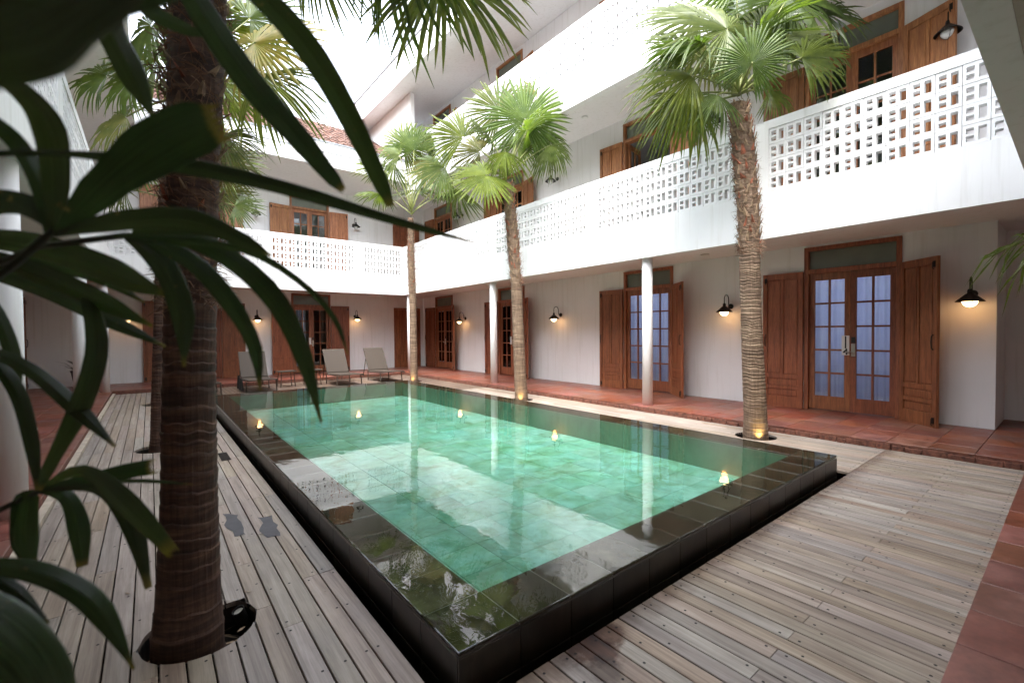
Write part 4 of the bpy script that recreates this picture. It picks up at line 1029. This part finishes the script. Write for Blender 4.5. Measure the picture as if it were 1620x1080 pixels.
# ------------------------------------------------------------------ loungers and tables
def lounger(x, y, label, rot=0, dark=False):
    t = thing('sun_lounger', label, 'sun lounger', (x, y, 0), rot, 'rattan sun loungers at the far end of the pool')
    # feet towards -y, head at +y
    w = .34; mb = MB()
    sec = [(-.98, .36), (-.55, .345), (-.1, .325), (.12, .30), (.30, .335)]
    vs = []
    for (yy, z) in sec: vs += [(-w, yy, z), (w, yy, z), (-w, yy, z - .03), (w, yy, z - .03)]
    fs = []
    for k in range(len(sec) - 1): a, b_ = 4*k, 4*k+4; fs += [(a, a+1, b_+1, b_), (a+2, b_+2, b_+3, a+3), (a, b_, b_+2, a+2), (a+1, a+3, b_+3, b_+1)]
    fs += [(0, 2, 3, 1), (16, 17, 19, 18)]; mb.add(vs, fs); mb.build('seat', M['rattan'], t)
    mb = MB(); MM = Matrix.Translation((0, .30, .335)) @ Matrix.Rotation(math.radians(-32), 4, 'X'); mb.box(-w, w, -.02, .02, 0, .84, MM); mb.build('backrest', M['rattan'], t, .012)
    mb = MB(); mb.tube([(-w - .015, -.95, .31), (-w - .015, .35, .29)], .013, 6); mb.tube([(w + .015, -.95, .31), (w + .015, .35, .29)], .013, 6); mb.tube([(-w, .1, .12), (w, .1, .12)], .01, 6); mb.tube([(-w - .01, -.7, .10), (-w - .01, .3, .10)], .01, 6)
    mb.tube([(-w + .04, .62, .72), (-w + .04, .88, .05)], .012, 6); mb.tube([(w - .04, .62, .72), (w - .04, .88, .05)], .012, 6)
    mb.build('frame', M['bronze'], t)
    for sx in (-1, 1):
        for yy in (-.72, .30):
            mb = MB(); mb.tube([(sx * (w + .01), yy, .31), (sx * (w + .02), yy - .03, .002)], .016, 8); mb.build('leg', M['rattan'] if yy < 0 else M['bronze'], t)
    if dark:
        mb = MB()
        vs = []; 
        for k in range(13):
            a = k / 12; vs += [(-w - .05 + .02 * math.sin(k * 2), .55 - 1.0 * a, .33 + .12 * math.sin(a * 3.1) * (1 if k < 5 else .2)), (-w - .06 + .03 * math.sin(k * 1.7), .6 - 1.05 * a, .04)]
        mb.add(vs, [(2*k, 2*k+2, 2*k+3, 2*k+1) for k in range(12)]); o = mb.build('towel', M['blackfab'], fix=False)
        o.location = (x, y, 0); tag(o, 'black towel hanging down the side of the leftmost visible lounger', 'towel')
    return t
lounger(5.95, 14.35, 'rattan sun lounger nearest the right hand far palm, rightmost of the row')
lounger(4.60, 14.25, 'rattan sun lounger in front of the far french door, second from the right')
lounger(2.30, 14.30, 'rattan sun lounger left of the side tables with a black towel hung beside it', dark=True)
lounger(1.02, 14.2, 'rattan sun lounger mostly hidden behind the thick palm, leftmost of the row')
def side_table(x, y, label):
    t = thing('side_table', label, 'side table', (x, y, 0), .1, 'small tables between the loungers')
    mb = MB(); mb.box(-.24, .24, -.2, .2, .44, .465); mb.build('table_top', M['rattan'], t, .005)
    for sx in (-1, 1):
        for sy in (-1, 1):
            mb = MB(); mb.tube([(sx * .17, sy * .13, .44), (sx * .20, sy * .16, .002)], .012, 6); mb.build('leg', M['bronze'], t)
side_table(3.12, 14.6, 'small square side table right of the lounger with the black towel')
side_table(3.85, 14.6, 'small square side table left of the lounger by the far french door')

# ------------------------------------------------------------------ plant in the left arcade
pl = thing('potted_plant', 'dark leafy plant in a black pot by the far left column', 'potted plant', (-1.45, 17.0, TZ))
mb = MB(); mb.lathe([(.16, 0), (.24, .45), (.26, .5), (.23, .5), (.22, .42), (.001, .42)], 20, (0, 0, 0), cap=False); mb.build('pot', M['pot'], pl)
mb = MB()
for k in range(60):
    az = ru(0, 6.28); el = ru(.3, 1.4); L = ru(.35, .75); d_ = Vector((math.cos(az) * math.cos(el), math.sin(az) * math.cos(el), math.sin(el))); s = d_.cross(Vector((0, 0, 1))).normalized() * .035
    p0 = Vector((0, 0, .42)); p1 = p0 + d_ * L * .6; p2 = p0 + d_ * L + Vector((0, 0, -.12))
    mb.add([p0 - s * .3, p0 + s * .3, p1 + s, p1 - s, p2], [(0, 1, 2, 3), (3, 2, 4)])
mb.build('foliage', M['lady'], pl, fix=False)['kind'] = 'stuff'

# ------------------------------------------------------------------ foreground lady palm: real folded leaflets close to the photographer
lp = thing('lady_palm', 'large out of focus broad leaved palm hanging into the left foreground', 'plant', at(-140, 1400, .9))
def ribbon(name, parent, pts, widths, tornend=False, mat=None, fold=.30, roll=0, nn=14):
    """pts: (x, y, depth) as seen from the photographer's place; widths in metres, a creased blade with thickness of fold"""
    P = [at(*p) for p in pts]
    def cat(t):
        n_ = len(P) - 1; f = min(n_ - 1e-6, t * n_); i = int(f); u = f - i
        p0, p1, p2, p3 = P[max(0, i-1)], P[i], P[i+1], P[min(n_, i+2)]
        return 0.5 * ((2*p1) + (p2 - p0)*u + (2*p0 - 5*p1 + 4*p2 - p3)*u*u + (3*p1 - p0 - 3*p2 + p3)*u**3)
    def wd(t):
        n_ = len(widths) - 1; f = min(n_ - 1e-6, t * n_); i = int(f); u = f - i; u = u*u*(3-2*u); return widths[i] * (1 - u) + widths[i+1] * u
    base = parent.location; vs = []; mb = MB()
    for k in range(nn + 1):
        t = k / nn; c = cat(t); d_ = (cat(min(1, t + .02)) - cat(max(0, t - .02))).normalized(); view = (CAM - c).normalized()
        s = d_.cross(view).normalized(); nr = s.cross(d_).normalized(); q = Matrix.Rotation(math.radians(roll), 3, d_); s, nr = q @ s, q @ nr
        w = wd(t) / 2 * .80; mbx = fold * w
        for j in range(13): u = j / 6 - 1; vs.append(c + s * (w * u) + nr * (mbx * (1 - abs(u)) + .09 * w * (j % 2)) - base)
        if tornend and t > .85: pass
    fs = [(13*k+j, 13*k+j+1, 13*k+14+j, 13*k+13+j) for k in range(nn) for j in range(12)]
    mb.add(vs, fs)
    if tornend:
        e0 = 13 * nn; cE = cat(1); dE = (cat(1) - cat(.95)).normalized(); Wd = wd(1)
        for j in range(0, 12, 2):
            a, b_ = Vector(vs[e0 + j]), Vector(vs[e0 + j + 2]); tip = (a + b_) / 2 + dE * Wd * ru(.15, .5); mb.add([a, b_, tip], [(0, 1, 2)])
    o = mb.build(name, mat or M['lady'], parent, smooth=True, fix=False)
    uv = o.data.uv_layers.new(name='uv'); nv = 13 * (nn + 1)
    for lp_ in o.data.loops:
        vi = lp_.vertex_index; uv.data[lp_.index].uv = ((vi % 13) / 12, (vi // 13) / nn) if vi < nv else (.5, 1.0)
    return o
CANE = at(-420, 540, .55)
cn = MB(); cn.tube([Vector((CANE.x, CANE.y, z)) - lp.location for z in (0.0, .8, 1.6, 2.3)], [.014, .013, .011, .007], 10); cn.build('cane', M['cane'], lp, smooth=True)
def leafgroup(hub, stem, leaflets):
    q0 = at(*stem[0]); pts = [Vector((CANE.x, CANE.y, max(.3, min(2.25, q0.z - .12)))) - lp.location] + [at(*p) - lp.location for p in stem]; mb = MB(); mb.tube(pts, [.004] * len(pts), 8); lf = mb.build('leaf', M['cane'], lp, smooth=True)
    for L in leaflets:
        o = ribbon('leaflet', lp, *L[:2], **(L[2] if len(L) > 2 else {})); o.parent = lf
c_ = FPX
def W_(d, *px): return [p * d / FPX for p in px]
T = dict(tornend=True)
d = .50
leafgroup(None, [(-300, 700, .55), (-120, 520, .52), (20, 420, .50), (85, 365, d)], [
    ([(85, 372, d), (88, 280, d), (78, 205, d-.02), (45, 155, d-.04), (0, 128, d-.06)], W_(d, 18, 44, 50, 38, 16)),
    ([(80, 375, d), (62, 290, d), (25, 225, d), (-30, 180, d-.03)], W_(d, 16, 30, 32, 26)),
    ([(90, 370, d), (165, 295, d-.02), (245, 235, d-.03), (305, 205, d-.04), (340, 196, d-.05)], W_(d, 14, 62, 92, 88, 62), dict(fold=.15, tornend=True)),
    ([(85, 370, d), (200, 348, d), (300, 348, d+.01), (380, 378, d+.03), (430, 405, d+.04)], W_(d, 14, 40, 48, 32, 5)),
    ([(85, 362, d), (45, 326, d), (-10, 320, d), (-60, 340, d)], W_(d, 14, 44, 48, 50)),
    ([(180, 372, .52), (300, 380, .54), (400, 400, .58), (480, 450, .60), (530, 505, .62), (550, 560, .62)], W_(.55, 6, 14, 16, 14, 12, 3)),
    ([(-60, 245, .42), (100, 243, .46), (300, 264, .52), (460, 300, .58), (620, 348, .62), (752, 384, .66)], W_(.5, 10, 12, 34, 32, 22, 3), dict(fold=.5)),
])
d = .58
leafgroup(None, [(-200, 500, .6), (60, 390, .58), (200, 372, d)], [
    ([(200, 372, d), (290, 405, d), (350, 460, d), (400, 540, d+.02), (412, 618, d+.03)], W_(d, 14, 34, 36, 28, 4)),
    ([(210, 368, d), (320, 385, d), (420, 455, d), (475, 550, d+.02), (508, 668, d+.03)], W_(d, 14, 38, 42, 36, 4)),
    ([(200, 375, d), (255, 415, d), (288, 490, d), (291, 580, d)], W_(d, 14, 44, 42, 5)),
])
d = .62
leafgroup(None, [(-260, 420, .6), (-120, 380, .6), (-40, 370, d)], [
    ([(-60, 375, d), (60, 390, d), (180, 430, d-.02), (268, 468, d-.04)], W_(d, 40, 66, 70, 8), dict(roll=42)),
    ([(-60, 395, d), (60, 432, d), (160, 475, d), (242, 516, d-.02)], W_(d, 34, 54, 50, 8), dict(roll=42)),
    ([(-60, 540, d), (40, 580, d), (120, 645, d), (182, 706, d)], W_(d, 16, 26, 30, 5)),
    ([(140, 470, d), (154, 550, d), (128, 640, d), (82, 730, d), (62, 775, d)], W_(d, 26, 36, 36, 22, 8)),
    ([(-40, 540, d), (22, 610, d), (48, 690, d), (60, 775, d)], W_(d, 16, 26, 24, 8)),
])
d = .72
leafgroup(None, [(-260, 470, .74), (-140, 430, .72), (-60, 420, d)], [
    ([(-60, 420, d), (60, 455, d), (170, 505, d), (262, 548, d)], W_(d, 16, 30, 30, 5)),
    ([(-60, 420, d), (30, 415, d), (140, 432, d), (228, 478, d)], W_(d, 16, 28, 28, 5)),
    ([(-60, 430, d), (-10, 490, d), (20, 560, d), (30, 640, d)], W_(d, 14, 26, 24, 5)),
])
d = .66
leafgroup(None, [(-160, 870, .68), (0, 806, d), (62, 776, d)], [
    ([(60, 776, d), (140, 758, d), (200, 745, d), (240, 738, d)], W_(d, 8, 24, 30, 30), T),
    ([(60, 776, d), (130, 745, d-.02), (200, 795, d-.04), (270, 870, d-.04)], W_(d, 8, 28, 44, 26), dict(tornend=True, roll=35)),
    ([(60, 776, d), (150, 770, d), (205, 820, d), (235, 930, d)], W_(d, 8, 22, 36, 12)),
    ([(60, 776, d), (105, 785, d), (125, 835, d), (130, 895, d)], W_(d, 8, 26, 34, 18)),
    ([(60, 776, d), (48, 790, d), (42, 850, d), (52, 890, d)], W_(d, 8, 26, 36, 14)),
    ([(60, 776, d), (130, 765, d), (220, 760, d), (305, 766, d)], W_(d, 4, 6, 8, 2)),
    ([(60, 776, d), (30, 790, d), (28, 850, d), (35, 885, d)], W_(d, 6, 18, 22, 8)),
])
d = .50
leafgroup(None, [(-260, 1000, .5), (-120, 930, .5), (-60, 890, d)], [
    ([(-60, 890, d), (60, 905, d), (150, 955, d), (212, 1058, d)], W_(d, 20, 40, 42, 5)),
    ([(-140, 930, d-.05), (-20, 1000, d-.05), (50, 1070, d-.05), (90, 1180, d-.05)], W_(d, 60, 110, 100, 60), dict(fold=.2)),
    ([(-40, 905, d), (20, 930, d), (78, 985, d)], W_(d, 20, 24, 4)),
])
d = .30
leafgroup(None, [(-260, -200, .3), (-160, -120, .3), (-90, -60, d)], [
    ([(-120, 30, .19), (0, 15, .20), (110, -30, .22), (260, -100, .24)], W_(.2, 250, 250, 200, 80), dict(fold=.1)),
    ([(-160, -60, .22), (0, -30, .22), (200, -50, .24), (340, -80, .26)], W_(.2, 240, 230, 170, 90), dict(fold=.1)),
])
d = .60
leafgroup(None, [(60, -500, .5), (160, -320, .55), (240, -120, d)], [
    ([(240, -120, d), (320, 20, d), (395, 130, d), (470, 215, d), (520, 275, d), (542, 300, d)], W_(d, 20, 52, 54, 46, 32, 14), T),
    ([(260, -140, d), (410, -10, d+.02), (490, 80, d+.03), (550, 180, d+.04), (598, 280, d+.05), (618, 325, d+.05)], W_(d, 20, 50, 54, 48, 36, 16), T),
    ([(200, -100, d), (170, 20, d), (205, 110, d), (245, 190, d)], W_(d, 20, 46, 50, 6)),
    ([(230, -100, d), (225, 0, d), (280, 40, d), (332, 58, d)], W_(d, 14, 34, 26, 4)),
])

# ------------------------------------------------------------------ slim palm leaves from the right edge
ap = thing('areca_palm', 'slender green palm leaflets reaching in from the right edge beside the lit lamp', 'plant', at(1760, 520, 2.2))
def small_leaf(stem, n_, L, seed):
    r_ = random.Random(seed); P = [at(*p) for p in stem]; base = ap.location; mb = MB(); mb.tube([p - base for p in P], .004, 6); lf = mb.build('leaf', M['petiole'], ap)
    mb = MB()
    for k in range(n_):
        t = k / n_; f = t * (len(P) - 1); i = min(int(f), len(P) - 2); c = P[i].lerp(P[i+1], f - i); d0 = (P[i+1] - P[i]).normalized()
        for s_ in (-1, 1):
            d_ = (d0 + U_ * s_ * .35 + Fw * r_.uniform(-.3, .3)).normalized(); l_ = L * r_.uniform(.7, 1.1) * (1 - .3 * t); w = d_.cross(-Fw).normalized() * .005
            p1 = c + d_ * l_ * .5 + Vector((0, 0, -.02)); p2 = c + d_ * l_ + Vector((0, 0, -.10 * r_.uniform(.5, 1.6)))
            mb.add([c - base, p1 + w - base, p2 - base, p1 - w - base], [(0, 1, 2, 3)])
    mb.build('leaflets', M['frond'], lf, fix=False)['kind'] = 'stuff'
small_leaf([(1780, 470, 2.2), (1690, 400, 2.15), (1620, 378, 2.1), (1570, 405, 2.1)], 14, .22, 4)
small_leaf([(1780, 380, 2.1), (1700, 370, 2.1), (1640, 395, 2.1), (1600, 440, 2.1)], 10, .20, 9)
small_leaf([(1780, 420, 2.3), (1700, 360, 2.3), (1640, 370, 2.25), (1610, 430, 2.2)], 8, .24, 5)
